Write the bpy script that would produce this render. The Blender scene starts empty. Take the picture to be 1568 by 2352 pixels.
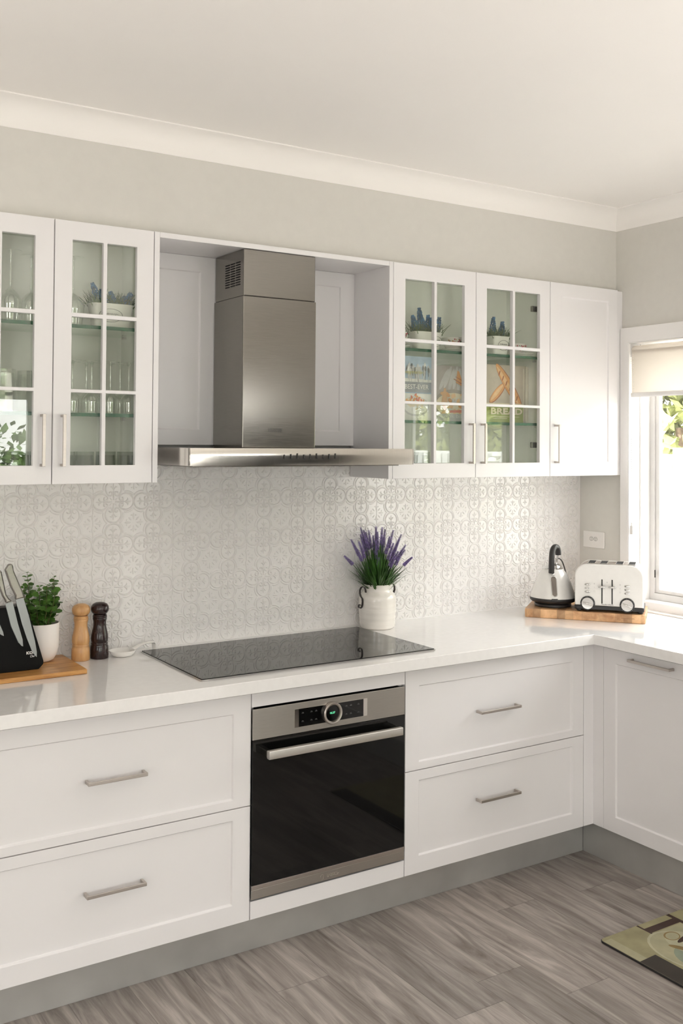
import bpy, bmesh, math, random
from mathutils import Vector, Matrix
C=bpy.context.scene.collection
sc=bpy.context.scene
R=math.radians
pi=math.pi
def S(r,g,b):
    f=lambda c:(c/255/12.92 if c/255<=.04045 else ((c/255+.055)/1.055)**2.4)
    return (f(r),f(g),f(b))
# ------------------------------------------------------------------ materials
def mat(name,col,rough=.5,metal=0.,noise=0.,nscale=20.,nstretch=(1,1,1),bump=0.,bscale=60.,coat=0.,spec=.5,aniso=0.,emit=None,es=0.,alpha=1.,rvar=0.):
    m=bpy.data.materials.new(name); m.use_nodes=True
    nt=m.node_tree; b=nt.nodes['Principled BSDF']
    b.inputs['Base Color'].default_value=(*col,1); b.inputs['Roughness'].default_value=rough
    b.inputs['Metallic'].default_value=metal; b.inputs['Coat Weight'].default_value=coat
    b.inputs['Specular IOR Level'].default_value=spec
    if aniso: b.inputs['Anisotropic'].default_value=aniso
    if emit: b.inputs['Emission Color'].default_value=(*emit,1); b.inputs['Emission Strength'].default_value=es
    if noise or bump or rvar:
        tc=nt.nodes.new('ShaderNodeTexCoord'); mp=nt.nodes.new('ShaderNodeMapping'); mp.inputs['Scale'].default_value=nstretch
        nt.links.new(tc.outputs['Object'],mp.inputs[0])
    if noise or rvar:
        n=nt.nodes.new('ShaderNodeTexNoise'); n.inputs['Scale'].default_value=nscale; n.inputs['Detail'].default_value=4
        nt.links.new(mp.outputs[0],n.inputs['Vector'])
    if noise:
        r=nt.nodes.new('ShaderNodeValToRGB')
        r.color_ramp.elements[0].position=.3; r.color_ramp.elements[1].position=.7
        r.color_ramp.elements[0].color=(*[c*(1-noise) for c in col],1); r.color_ramp.elements[1].color=(*[min(1,c*(1+noise)) for c in col],1)
        nt.links.new(n.outputs['Fac'],r.inputs[0]); nt.links.new(r.outputs[0],b.inputs['Base Color'])
    if rvar:
        mr=nt.nodes.new('ShaderNodeMapRange'); mr.inputs['To Min'].default_value=rough-rvar; mr.inputs['To Max'].default_value=rough+rvar
        nt.links.new(n.outputs['Fac'],mr.inputs['Value']); nt.links.new(mr.outputs[0],b.inputs['Roughness'])
    if bump:
        n2=nt.nodes.new('ShaderNodeTexNoise'); n2.inputs['Scale'].default_value=bscale; n2.inputs['Detail'].default_value=3
        nt.links.new(mp.outputs[0],n2.inputs['Vector'])
        bp=nt.nodes.new('ShaderNodeBump'); bp.inputs['Strength'].default_value=bump; bp.inputs['Distance'].default_value=.002
        nt.links.new(n2.outputs['Fac'],bp.inputs['Height']); nt.links.new(bp.outputs[0],b.inputs['Normal'])
    return m
def glassmat(name,tint,rough=0.,ior=1.45,k=1.,white=0.):
    m=bpy.data.materials.new(name); m.use_nodes=True; nt=m.node_tree; nt.nodes.clear()
    o=nt.nodes.new('ShaderNodeOutputMaterial'); t=nt.nodes.new('ShaderNodeBsdfTransparent'); g=nt.nodes.new('ShaderNodeBsdfGlossy')
    t.inputs[0].default_value=(*tint,1); g.inputs['Roughness'].default_value=rough; g.inputs['Color'].default_value=(1,1,1,1)
    ge=nt.nodes.new('ShaderNodeNewGeometry'); dt=nt.nodes.new('ShaderNodeVectorMath'); dt.operation='DOT_PRODUCT'
    nt.links.new(ge.outputs['Incoming'],dt.inputs[0]); nt.links.new(ge.outputs['Normal'],dt.inputs[1])
    def mth(op,a,v=None,inv=False):
        q=nt.nodes.new('ShaderNodeMath'); q.operation=op
        nt.links.new(a,q.inputs[1 if inv else 0])
        if v is not None: q.inputs[0 if inv else 1].default_value=v
        return q
    F0=((ior-1)/(ior+1))**2   # Schlick reflectance, the same from both sides of a thin sheet
    f=mth('ADD',mth('MULTIPLY',mth('POWER',mth('SUBTRACT',mth('ABSOLUTE',dt.outputs['Value']).outputs[0],1.,True).outputs[0],5.).outputs[0],1-F0).outputs[0],F0)
    ml=nt.nodes.new('ShaderNodeMath'); ml.operation='MULTIPLY'; ml.inputs[1].default_value=k; ml.use_clamp=True
    mx=nt.nodes.new('ShaderNodeMixShader')
    nt.links.new(f.outputs[0],ml.inputs[0]); nt.links.new(ml.outputs[0],mx.inputs[0]); nt.links.new(t.outputs[0],mx.inputs[1]); nt.links.new(g.outputs[0],mx.inputs[2])
    nt.links.new(mx.outputs[0],o.inputs[0]); return m
M={}
M['cab']=mat('cabinet_paint',(.795,.782,.79),.24,noise=.01,nscale=3,spec=.5)
M['cabin']=mat('cabinet_interior',(.90,.90,.865),.5,noise=.01,nscale=4)
M['ceil']=mat('ceiling_paint',(.89,.87,.845),.9,noise=.01,nscale=2)
M['wall']=mat('wall_paint',(.66,.645,.61),.85,noise=.015,nscale=30,bump=.05,bscale=300)
M['trim']=mat('trim_paint',(.84,.825,.815),.4,noise=.01,nscale=5)
M['tile']=mat('pressed_panel_paint',(.77,.755,.745),.13,noise=.01,nscale=6)
M['top']=mat('white_stone',(.85,.84,.835),.07,noise=.02,nscale=45,coat=.3)
M['steel']=mat('brushed_steel',(.27,.255,.232),.19,1.,noise=.05,nscale=9,nstretch=(2,2,90),rvar=.05,aniso=.5)
M['steelh']=mat('satin_steel',(.78,.75,.70),.12,1.,noise=.03,nscale=9,nstretch=(60,2,2),rvar=.02)
M['steeld']=mat('oven_steel',(.50,.475,.44),.34,1.,noise=.05,nscale=9,nstretch=(2,2,80),rvar=.04)
M['blade']=mat('knife_blade',(.30,.31,.31),.36,1.,noise=.05,nscale=20)
M['handle']=mat('brushed_nickel',(.52,.475,.44),.33,1.,noise=.04,nscale=30,nstretch=(1,1,4))
M['chrome']=mat('chrome',(.66,.65,.64),.07,1.,noise=.01)
M['kick']=mat('kick_metal',(.50,.495,.48),.42,.55,noise=.10,nscale=5,rvar=.06)
M['black']=mat('black_glass',(.004,.004,.004),.035,noise=.02,spec=.5)
M['hob']=mat('hob_glass',(.010,.010,.010),.03,noise=.02,spec=.6)
M['blackp']=mat('black_plastic',(.02,.018,.018),.35,noise=.05)
M['blackm']=mat('black_matte',(.0035,.0035,.0035),.45,noise=.05,spec=.12)
M['iron']=mat('black_iron',(.02,.014,.013),.45,noise=.1,bump=.2)
M['dark']=mat('dark_void',(.008,.008,.008),.8,noise=.05)
M['pane']=glassmat('door_glass',(.975,.99,.965),0.,1.5,1.2)
M['wpane']=glassmat('window_glass',(.97,.98,.97),0.,1.45,1.)
M['shelfg']=glassmat('shelf_glass',(.88,.94,.89),0.,1.5,1.)
M['green']=mat('green_glass_edge',(.0,.085,.035),.15,noise=.15,nscale=40)
M['glass']=glassmat('drinking_glass',(.95,.965,.95),.03,1.7,3.4)
M['glassd']=glassmat('smoked_glass',(.72,.76,.72),.01,1.5,1.8)
M['ceramic']=mat('cream_ceramic',(.80,.765,.72),.16,noise=.03,nscale=12,nstretch=(1,1,6),bump=.15,bscale=25,coat=.3)
M['whitepot']=mat('white_plastic',(.84,.80,.775),.4,noise=.01)
M['planter']=mat('planter_enamel',(.80,.78,.74),.35,noise=.02)
M['wcer']=mat('white_porcelain',(.82,.80,.77),.12,noise=.01)
M['soil']=mat('dark_soil',(.02,.014,.01),.9,noise=.4)
M['leaf']=mat('boxwood_leaf',(.06,.145,.02),.42,noise=.5,nscale=25)
M['stem']=mat('plant_stem',(.10,.09,.03),.6,noise=.2)
M['grass']=mat('lavender_grass',(.045,.12,.022),.45,noise=.55,nscale=18)
M['grass2']=mat('planter_grass',(.06,.105,.03),.5,noise=.4,nscale=30)
M['purple']=mat('lavender_bloom',(.27,.20,.44),.7,noise=.45,nscale=90)
M['blue']=mat('hyacinth_bloom',(.055,.17,.33),.6,noise=.6,nscale=60)
M['bar']=mat('satin_bar',(.74,.715,.68),.38,1.,noise=.03,nscale=9,nstretch=(2,2,60))
M['ink2']=mat('faint_print',(.10,.10,.10),.6,noise=.05)
M['kettle']=mat('pearl_enamel',(.76,.745,.72),.16,.05,noise=.02,nscale=40,coat=.5)
M['smoke']=mat('water_window',(.17,.145,.125),.12,noise=.15,nscale=15)
M['socket']=mat('socket_plastic',(.80,.78,.76),.3,noise=.01)
M['ink']=mat('print_ink',(.03,.03,.03),.6,noise=.05)
M['inkl']=mat('grey_print',(.33,.31,.30),.6,noise=.05)
M['white']=mat('white_print',(.85,.85,.85),.5,noise=.01)
M['burn']=mat('burnt_mark',(.25,.12,.06),.7,noise=.1)
M['led']=mat('green_led',(.02,.1,.05),.5,emit=(.15,.8,.4),es=1.2)
M['alu']=mat('window_aluminium',(.74,.73,.72),.35,.1,noise=.03)
M['fence']=mat('fence_white',(.74,.74,.74),.5,noise=.03)
M['bud']=mat('white_petal',(.88,.88,.84),.6,noise=.03)
M['tree']=mat('tree_leaves',(.22,.24,.07),.6,noise=.5,nscale=3)
M['tree2']=mat('dark_leaves',(.09,.16,.035),.6,noise=.5,nscale=3)
M['bark']=mat('bark',(.16,.11,.07),.9,noise=.3)
M['bounce_ground']=mat('pale_bounce_ground',(.55,.53,.50),.9,noise=.4,nscale=8)  # unseen ground made pale to bounce daylight up to the ceiling
M['roof']=mat('roof_slab',(.4,.4,.4),.9,noise=.05)
M['fridge_dark']=mat('added_fridge_dark',(.05,.05,.05),.8,noise=.1)
# wood with stripes
def wood(name,c0,c1,scale,stretch,rough=.4,planks=None,ramp=(.35,.65)):
    m=bpy.data.materials.new(name); m.use_nodes=True; nt=m.node_tree; b=nt.nodes['Principled BSDF']; L=nt.links.new
    b.inputs['Roughness'].default_value=rough
    tc=nt.nodes.new('ShaderNodeTexCoord'); mp=nt.nodes.new('ShaderNodeMapping'); mp.inputs['Scale'].default_value=stretch
    L(tc.outputs['Object'],mp.inputs[0])
    n=nt.nodes.new('ShaderNodeTexNoise'); n.inputs['Scale'].default_value=scale; n.inputs['Detail'].default_value=8; n.inputs['Roughness'].default_value=.62; n.inputs['Distortion'].default_value=.6
    L(mp.outputs[0],n.inputs['Vector'])
    r=nt.nodes.new('ShaderNodeValToRGB'); r.color_ramp.elements[0].position=ramp[0]; r.color_ramp.elements[1].position=ramp[1]
    r.color_ramp.elements[0].color=(*c0,1); r.color_ramp.elements[1].color=(*c1,1)
    L(n.outputs['Fac'],r.inputs[0]); out=r.outputs[0]
    if planks:
        axis,w,var=planks
        sep=nt.nodes.new('ShaderNodeSeparateXYZ'); L(tc.outputs['Object'],sep.inputs[0])
        d=nt.nodes.new('ShaderNodeMath'); d.operation='DIVIDE'; d.inputs[1].default_value=w; L(sep.outputs[axis],d.inputs[0])
        f=nt.nodes.new('ShaderNodeMath'); f.operation='FLOOR'; L(d.outputs[0],f.inputs[0])
        wn=nt.nodes.new('ShaderNodeTexWhiteNoise'); wn.noise_dimensions='1D'; L(f.outputs[0],wn.inputs['W'])
        mr=nt.nodes.new('ShaderNodeMapRange'); mr.inputs['To Min'].default_value=1-var; mr.inputs['To Max'].default_value=1+var; L(wn.outputs['Value'],mr.inputs['Value'])
        mu=nt.nodes.new('ShaderNodeVectorMath'); mu.operation='SCALE'; L(out,mu.inputs[0]); L(mr.outputs[0],mu.inputs['Scale']); out=mu.outputs[0]
    L(out,b.inputs['Base Color']); return m
M['bamboo']=wood('bamboo',(.36,.155,.04),(.62,.33,.11),3.,(3,26,26),.35)
M['butcher']=wood('butcher_block',(.40,.20,.09),(.68,.42,.22),6.,(3,30,3),.4,planks=(0,.034,.28))
M['millL']=wood('beech',(.50,.26,.10),(.62,.36,.16),9.,(8,8,1.2),.28)
M['millD']=wood('dark_walnut',(.012,.006,.006),(.03,.013,.012),9.,(8,8,1.5),.2)
def floormat():
    m=bpy.data.materials.new('grey_oak_planks'); m.use_nodes=True; nt=m.node_tree; b=nt.nodes['Principled BSDF']; L=nt.links.new; N=nt.nodes.new
    tc=N('ShaderNodeTexCoord'); sep=N('ShaderNodeSeparateXYZ'); L(tc.outputs['Object'],sep.inputs[0])
    def math_(op,a,b_=None,v=None):
        n=N('ShaderNodeMath'); n.operation=op; L(a,n.inputs[0])
        if b_ is not None: L(b_,n.inputs[1])
        if v is not None: n.inputs[1].default_value=v
        return n.outputs[0]
    u=math_('DIVIDE',sep.outputs[0],v=.182); row=math_('FLOOR',u); fu=math_('FRACT',u)
    wn=N('ShaderNodeTexWhiteNoise'); wn.noise_dimensions='1D'; L(row,wn.inputs['W'])
    off=math_('MULTIPLY',wn.outputs['Value'],v=1.3)
    v0=math_('ADD',sep.outputs[1],off); v=math_('DIVIDE',v0,v=1.22); pl=math_('FLOOR',v); fv=math_('FRACT',v)
    cx=N('ShaderNodeCombineXYZ'); L(row,cx.inputs[0]); L(pl,cx.inputs[1])
    w2=N('ShaderNodeTexWhiteNoise'); w2.noise_dimensions='2D'; L(cx.outputs[0],w2.inputs['Vector'])
    # grain
    g=N('ShaderNodeCombineXYZ'); gx=math_('MULTIPLY',sep.outputs[0],v=13.); gy=math_('MULTIPLY',sep.outputs[1],v=1.15); gz=math_('MULTIPLY',w2.outputs['Value'],v=37.)
    L(gx,g.inputs[0]); L(gy,g.inputs[1]); L(gz,g.inputs[2])
    n=N('ShaderNodeTexNoise'); n.inputs['Scale'].default_value=1.7; n.inputs['Detail'].default_value=9; n.inputs['Roughness'].default_value=.62; n.inputs['Distortion'].default_value=1.1; L(g.outputs[0],n.inputs['Vector'])
    r=N('ShaderNodeValToRGB'); e=r.color_ramp.elements
    e[0].position=.28; e[0].color=(*[x*1.0 for x in (.15,.124,.108)],1); e[1].position=.72; e[1].color=(.53,.48,.445,1)
    em=r.color_ramp.elements.new(.5); em.color=(.32,.285,.262,1)
    L(n.outputs['Fac'],r.inputs[0])
    n2=N('ShaderNodeTexNoise'); n2.inputs['Scale'].default_value=30; n2.inputs['Detail'].default_value=3
    g2=N('ShaderNodeCombineXYZ'); L(math_('MULTIPLY',sep.outputs[0],v=9.),g2.inputs[0]); L(math_('MULTIPLY',sep.outputs[1],v=.35),g2.inputs[1]); L(g2.outputs[0],n2.inputs['Vector'])
    mr=N('ShaderNodeMapRange'); mr.inputs['To Min'].default_value=.82; mr.inputs['To Max'].default_value=1.18; L(n2.outputs['Fac'],mr.inputs['Value'])
    mr2=N('ShaderNodeMapRange'); mr2.inputs['To Min'].default_value=.84; mr2.inputs['To Max'].default_value=1.2; L(w2.outputs['Value'],mr2.inputs['Value'])
    sc_=math_('MULTIPLY',mr.outputs[0],mr2.outputs[0])
    # seams
    a=math_('GREATER_THAN',fu,v=.012); b2=math_('GREATER_THAN',fv,v=.002); se=math_('MULTIPLY',a,b2)
    mr3=N('ShaderNodeMapRange'); mr3.inputs['To Min'].default_value=.62; mr3.inputs['To Max'].default_value=1.; L(se,mr3.inputs['Value'])
    sc2=math_('MULTIPLY',sc_,mr3.outputs[0])
    vm=N('ShaderNodeVectorMath'); vm.operation='SCALE'; L(r.outputs[0],vm.inputs[0]); L(sc2,vm.inputs['Scale'])
    L(vm.outputs[0],b.inputs['Base Color']); b.inputs['Roughness'].default_value=.42
    bp=N('ShaderNodeBump'); bp.inputs['Strength'].default_value=.25; bp.inputs['Distance'].default_value=.001; L(n.outputs['Fac'],bp.inputs['Height']); L(bp.outputs[0],b.inputs['Normal'])
    return m
M['floor']=floormat()
def blindmat():
    m=bpy.data.materials.new('blind_fabric'); m.use_nodes=True; nt=m.node_tree; nt.nodes.clear(); L=nt.links.new; N=nt.nodes.new
    o=N('ShaderNodeOutputMaterial'); d=N('ShaderNodeBsdfDiffuse'); t=N('ShaderNodeBsdfTranslucent'); tr=N('ShaderNodeBsdfTransparent')
    tc=N('ShaderNodeTexCoord'); w=N('ShaderNodeTexNoise'); w.inputs['Scale'].default_value=300; L(tc.outputs['Object'],w.inputs['Vector'])
    r=N('ShaderNodeValToRGB'); r.color_ramp.elements[0].color=(.74,.71,.67,1); r.color_ramp.elements[1].color=(.82,.79,.75,1); L(w.outputs['Fac'],r.inputs[0])
    L(r.outputs[0],d.inputs[0]); t.inputs[0].default_value=(.80,.76,.71,1); tr.inputs[0].default_value=(1,.95,.9,1)
    a=N('ShaderNodeMixShader'); a.inputs[0].default_value=.5; L(d.outputs[0],a.inputs[1]); L(t.outputs[0],a.inputs[2])
    b=N('ShaderNodeMixShader'); b.inputs[0].default_value=.05; L(a.outputs[0],b.inputs[1]); L(tr.outputs[0],b.inputs[2]); L(b.outputs[0],o.inputs[0]); return m
M['blind']=blindmat()
# ------------------------------------------------------------------ mesh builder
def rootof(p):
    v=Vector((0,0,0))
    while p is not None: v=v+p.location; p=p.parent
    return v
class MB:
    def __init__(s): s.v=[]; s.f=[]; s.m=[]
    def add(s,vs,fs,m=0):
        o=len(s.v); s.v+= [tuple(p) for p in vs]; s.f+=[tuple(i+o for i in f) for f in fs]; s.m+=[m]*len(fs); return s
    def box(s,x0,x1,y0,y1,z0,z1,m=0):
        return s.add([(x0,y0,z0),(x1,y0,z0),(x1,y1,z0),(x0,y1,z0),(x0,y0,z1),(x1,y0,z1),(x1,y1,z1),(x0,y1,z1)],
            [(3,2,1,0),(4,5,6,7),(0,1,5,4),(1,2,6,5),(2,3,7,6),(3,0,4,7)],m)
    def prism(s,pts,a0,a1,axis='y',m=0):  # pts 2D outline; axis extruded
        n=len(pts)
        def P(p,a):
            return (p[0],a,p[1]) if axis=='y' else ((a,p[0],p[1]) if axis=='x' else (p[0],p[1],a))
        vs=[P(p,a0) for p in pts]+[P(p,a1) for p in pts]
        fs=[tuple(range(n)),tuple(range(2*n-1,n-1,-1))]+[(i,n+i,n+(i+1)%n,(i+1)%n) for i in range(n)]
        return s.add(vs,fs,m)
    def lathe(s,prof,cx=0,cy=0,n=32,m=0,sx=1,sy=1,ang=0):
        o=[];k=len(prof)
        for i in range(n):
            a=2*pi*i/n
            for r,z in prof:
                x,y=r*math.cos(a)*sx,r*math.sin(a)*sy
                o.append((cx+x*math.cos(ang)-y*math.sin(ang),cy+x*math.sin(ang)+y*math.cos(ang),z))
        fs=[(i*k+j,((i+1)%n)*k+j,((i+1)%n)*k+j+1,i*k+j+1) for i in range(n) for j in range(k-1)]
        if prof[0][0]>1e-6: fs.append(tuple(i*k for i in reversed(range(n))))
        if prof[-1][0]>1e-6: fs.append(tuple(i*k+k-1 for i in range(n)))
        return s.add(o,fs,m)
    def tube(s,pts,r,n=8,m=0,close=False,flat=None,up=None):
        P=[Vector(p) for p in pts]; N=len(P); o=[]
        prev=Vector(up) if up else None
        for i,p in enumerate(P):
            if close: t=(P[(i+1)%N]-P[i-1])
            else: t=(P[min(i+1,N-1)]-P[max(i-1,0)])
            t.normalize()
            if prev is None: prev=Vector((0,0,1)) if abs(t.z)<.9 else Vector((1,0,0))
            a=prev-t*prev.dot(t)
            if a.length<1e-6: a=Vector((1,0,0))-t*t.x
            a.normalize(); 
            if up is None: prev=a
            b=t.cross(a)
            rr=r[i] if isinstance(r,(list,tuple)) else r
            for k in range(n):
                an=2*pi*k/n+ (pi/n if n==4 else 0)
                if flat: o.append(p+a*math.cos(an)*rr*flat[0]+b*math.sin(an)*rr*flat[1])
                else: o.append(p+a*math.cos(an)*rr+b*math.sin(an)*rr)
        seg=N if close else N-1
        fs=[(i*n+k,((i+1)%N)*n+k,((i+1)%N)*n+(k+1)%n,i*n+(k+1)%n) for i in range(seg) for k in range(n)]
        if not close: fs+=[tuple(range(n-1,-1,-1)),tuple((N-1)*n+k for k in range(n))]
        return s.add(o,fs,m)
    def ell(s,c,rx,ry,rz,n=12,k=8,m=0):
        prof=[(math.sin(pi*j/k),-math.cos(pi*j/k)) for j in range(k+1)]
        o=[];
        for i in range(n):
            a=2*pi*i/n
            for r,z in prof: o.append((c[0]+rx*r*math.cos(a),c[1]+ry*r*math.sin(a),c[2]+rz*z))
        K=k+1
        return s.add(o,[(i*K+j,((i+1)%n)*K+j,((i+1)%n)*K+j+1,i*K+j+1) for i in range(n) for j in range(k)],m)
    def text(s,body,size,M4,m=0,ext=.0003,bold=0.,w=None,align='CENTER',shear=0.):
        cu=bpy.data.curves.new('t','FONT'); cu.body=body; cu.size=size; cu.extrude=ext; cu.align_x=align; cu.align_y='CENTER'; cu.offset=bold; cu.shear=shear
        cu.resolution_u=3
        ob=bpy.data.objects.new('t',cu); C.objects.link(ob); bpy.context.view_layer.update()
        me=bpy.data.meshes.new_from_object(ob.evaluated_get(bpy.context.evaluated_depsgraph_get()))
        sx=1.
        if w:
            xs=[v.co.x for v in me.vertices]; sx=w/(max(xs)-min(xs))
        s.add([M4@Vector((v.co.x*sx,v.co.y,v.co.z)) for v in me.vertices],[tuple(p.vertices) for p in me.polygons],m)
        bpy.data.objects.remove(ob); bpy.data.curves.remove(cu); bpy.data.meshes.remove(me); return s
    def build(s,name,mats,parent=None,smooth=None,bevel=0,seg=2,local=False,clean=False,solid=0,rot=None,loc=None,sub=0):
        me=bpy.data.meshes.new(name)
        off=Vector((0,0,0)) if local else rootof(parent)
        me.from_pydata([Vector(v)-off for v in s.v],[],s.f)
        if not isinstance(mats,(list,tuple)): mats=[mats]
        for m in mats: me.materials.append(M[m])
        me.polygons.foreach_set('material_index',s.m)
        if clean:
            bm=bmesh.new(); bm.from_mesh(me); bmesh.ops.remove_doubles(bm,verts=bm.verts,dist=1e-5); bmesh.ops.recalc_face_normals(bm,faces=bm.faces); bm.to_mesh(me); bm.free()
        me.update()
        if smooth is not None:
            me.polygons.foreach_set('use_smooth',[True]*len(me.polygons)); me.set_sharp_from_angle(angle=R(smooth))
        ob=bpy.data.objects.new(name,me); C.objects.link(ob)
        if parent: ob.parent=parent
        if loc: ob.location=loc
        if rot: ob.rotation_euler=rot
        if solid:
            q=ob.modifiers.new('s','SOLIDIFY'); q.thickness=solid; q.offset=0
        if bevel:
            q=ob.modifiers.new('b','BEVEL'); q.width=bevel; q.segments=seg; q.limit_method='ANGLE'; q.angle_limit=R(40)
        if sub:
            q=ob.modifiers.new('u','SUBSURF'); q.levels=sub; q.render_levels=sub
        return ob
def tag(o,label,cat,group=None):
    o['label']=label; o['category']=cat
    if group: o['group']=group
    return o
def thing(name,label,cat,loc=(0,0,0),rz=0,group=None):
    o=bpy.data.objects.new(name,None); C.objects.link(o); o.location=loc; o.rotation_euler=(0,0,rz); o.empty_display_size=.05
    return tag(o,label,cat,group)
def copy_tree(o,parent=None):
    c=o.copy(); C.objects.link(c)
    if parent: c.parent=parent
    for ch in list(o.children): copy_tree(ch,c)
    return c
def struct(o): o['kind']='structure'; return o
def grid_solid(mb,us,ws,hole,a0,a1,axis='y',m=0):
    """slab with rectangular holes; us/ws cut lists, hole(i,j)->True where open"""
    nu,nw=len(us)-1,len(ws)-1
    def P(u,w,a): return (u,a,w) if axis=='y' else ((a,u,w) if axis=='x' else (u,w,a))
    idx={}
    vs=[];fs=[]
    def V(i,j,k):
        key=(i,j,k)
        if key not in idx: idx[key]=len(vs); vs.append(P(us[i],ws[j],(a0,a1)[k]))
        return idx[key]
    solid=lambda i,j: 0<=i<nu and 0<=j<nw and not hole(i,j)
    for i in range(nu):
        for j in range(nw):
            if not solid(i,j): continue
            fs.append((V(i,j,0),V(i+1,j,0),V(i+1,j+1,0),V(i,j+1,0)))
            fs.append((V(i,j+1,1),V(i+1,j+1,1),V(i+1,j,1),V(i,j,1)))
            if not solid(i-1,j): fs.append((V(i,j,0),V(i,j+1,0),V(i,j+1,1),V(i,j,1)))
            if not solid(i+1,j): fs.append((V(i+1,j,0),V(i+1,j,1),V(i+1,j+1,1),V(i+1,j+1,0)))
            if not solid(i,j-1): fs.append((V(i,j,0),V(i,j,1),V(i+1,j,1),V(i+1,j,0)))
            if not solid(i,j+1): fs.append((V(i,j+1,0),V(i+1,j+1,0),V(i+1,j+1,1),V(i,j+1,1)))
    return mb.add(vs,fs,m)
def shaker(x0,x1,z0,z1,yf,t=.019,fl=.06,fr=.06,ft=.055,fb=.06,dep=.007,sl=.0035,axis='y'):
    """recessed panel front; front face at yf facing -axis"""
    mb=MB(); a,b=x0+fl,x1-fr; c,d=z0+fb,z1-ft
    def P(u,w,k): return (u,k,w) if axis=='y' else (k,u,w)
    O=[(x0,z0),(x1,z0),(x1,z1),(x0,z1)]; I=[(a,c),(b,c),(b,d),(a,d)]; J=[(a+sl,c+sl),(b-sl,c+sl),(b-sl,d-sl),(a+sl,d-sl)]
    vs=[P(*p,yf) for p in O]+[P(*p,yf) for p in I]+[P(*p,yf+dep) for p in J]+[P(*p,yf+t) for p in O]
    fs=[(i,(i+1)%4,4+(i+1)%4,4+i) for i in range(4)]+[(4+i,4+(i+1)%4,8+(i+1)%4,8+i) for i in range(4)]+[(8,9,10,11),(15,14,13,12)]+[((i+1)%4,i,12+i,12+(i+1)%4) for i in range(4)]
    return mb.add(vs,fs)
def rrect(x0,x1,z0,z1,r,n=5):
    o=[]
    for cx,cz,a in((x1-r,z0+r,-90),(x1-r,z1-r,0),(x0+r,z1-r,90),(x0+r,z0+r,180)):
        for k in range(n+1): o.append((cx+r*math.cos(R(a+90*k/n)),cz+r*math.sin(R(a+90*k/n))))
    return o
# ------------------------------------------------------------------ key dimensions
XR=2.055; ZC=2.705; YB=-.2185; YD=-.273; ZU0,ZU1=1.507,2.3425
YF=-.58; ZK=.143; ZW=.905; TW=.039; XI=1.5253; XIW=1.4626; YW=-.641
YE=-6.8; XL=-5.0
# ------------------------------------------------------------------ room shell
struct(MB().box(XL-.12,XR+.12,YE-.12,.12,-.12,0).build('floor','floor'))
struct(MB().box(XL-.12,XR+.12,YE-.12,.12,ZC,ZC+.12).build('ceiling','ceil'))
struct(MB().box(XL,XR,.008,.12,0,ZC).box(XL,XR,YB,.008,ZU1+.001,ZC).build('wall_back','wall'))
# right wall with window opening and a far glass door opening
WY0,WY1,WZ0,WZ1=-2.06,-.305,.905,2.104
ys=[YE,-6.6,-3.95,WY0,WY1,0.008]; zs=[0,WZ0,WZ1,ZC]
struct(grid_solid(MB(),ys,zs,lambda i,j:(i==3 and j==1) or (i==1 and j in(0,1)),XR,XR+.16,'x').build('wall_right','wall'))
struct(grid_solid(MB(),[YE,-5.6,-4.1,.008],[0,.5,2.1,ZC],lambda i,j:i==1 and j==1,XL-.12,XL,'x').build('wall_left','wall'))
xs=[XL,-2.9,-.2,.3,1.2,XR]; zs=[0,2.1,ZC]
struct(grid_solid(MB(),[XL,-3.3,-1.2,-.5,1.25,XR],[0,.85,2.1,ZC],lambda i,j:(j in(0,1) and i==3) or (j==1 and i==1),YE-.12,YE,'y').build('wall_front','wall'))
def cornice(pts,name):
    # concave cove between wall (drop .083) and ceiling (out .088)
    prof=[(0,-.083),(.004,-.083)]
    for k in range(9):
        a=R(90*k/8); prof.append((.082-.076*math.cos(a),-.079+ .073*math.sin(a)))
    prof+=[(.088,-.004),(.088,0),(0,0)]
    mb=MB()
    return prof
prof=cornice(None,None)
# sweep along back wall (towards +x) then right wall, mitred at the corner
def sweep2(name,fn0,fn1):
    n=len(prof); vs=[fn0(*p) for p in prof]+[fn1(*p) for p in prof]
    mb=MB().add(vs,[tuple(range(n)),tuple(range(2*n-1,n-1,-1))]+[(i,n+i,n+(i+1)%n,(i+1)%n) for i in range(n)])
    return struct(mb.build(name,'ceil',smooth=40,clean=True))
sweep2('trim_1',lambda o,h:(XL,YB-o,ZC+h),lambda o,h:(XR-o,YB-o,ZC+h))
sweep2('trim_2',lambda o,h:(XR-o,YB-o,ZC+h),lambda o,h:(XR-o,YE,ZC+h))
# kickboards
struct(MB().box(-1.81,1.5624,-.491,-.473,0,ZK).build('baseboard_back','kick',bevel=.001))
struct(MB().box(1.5624,1.58,-2.6,-.4912,0,ZK).build('baseboard_right','kick',bevel=.001))
# ------------------------------------------------------------------ window
win=bpy.data.objects.new('window_1',None); C.objects.link(win); win.location=(XR,-1.18,WZ0); struct(win)
grid_solid(MB(),[WY0-.046,WY0,WY1,WY1+.046],[.906,WZ1,WZ1+.068],lambda i,j:i==1 and j==0,XR-.018,XR-.0005,'x').build('architrave','trim',win,bevel=.002,clean=True)
mb=MB(); mb.box(XR-.017,XR+.16,WY1-.004,WY1-.0003,.9055,WZ1-.0005); mb.box(XR-.017,XR+.16,WY0+.0003,WY0+.004,.9055,WZ1-.0005); mb.box(XR-.017,XR+.16,WY0+.004,WY1-.004,WZ1-.004,WZ1-.0005); mb.box(XR+.04,XR+.16,WY0+.004,WY1-.004,.9055,.945)
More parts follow.
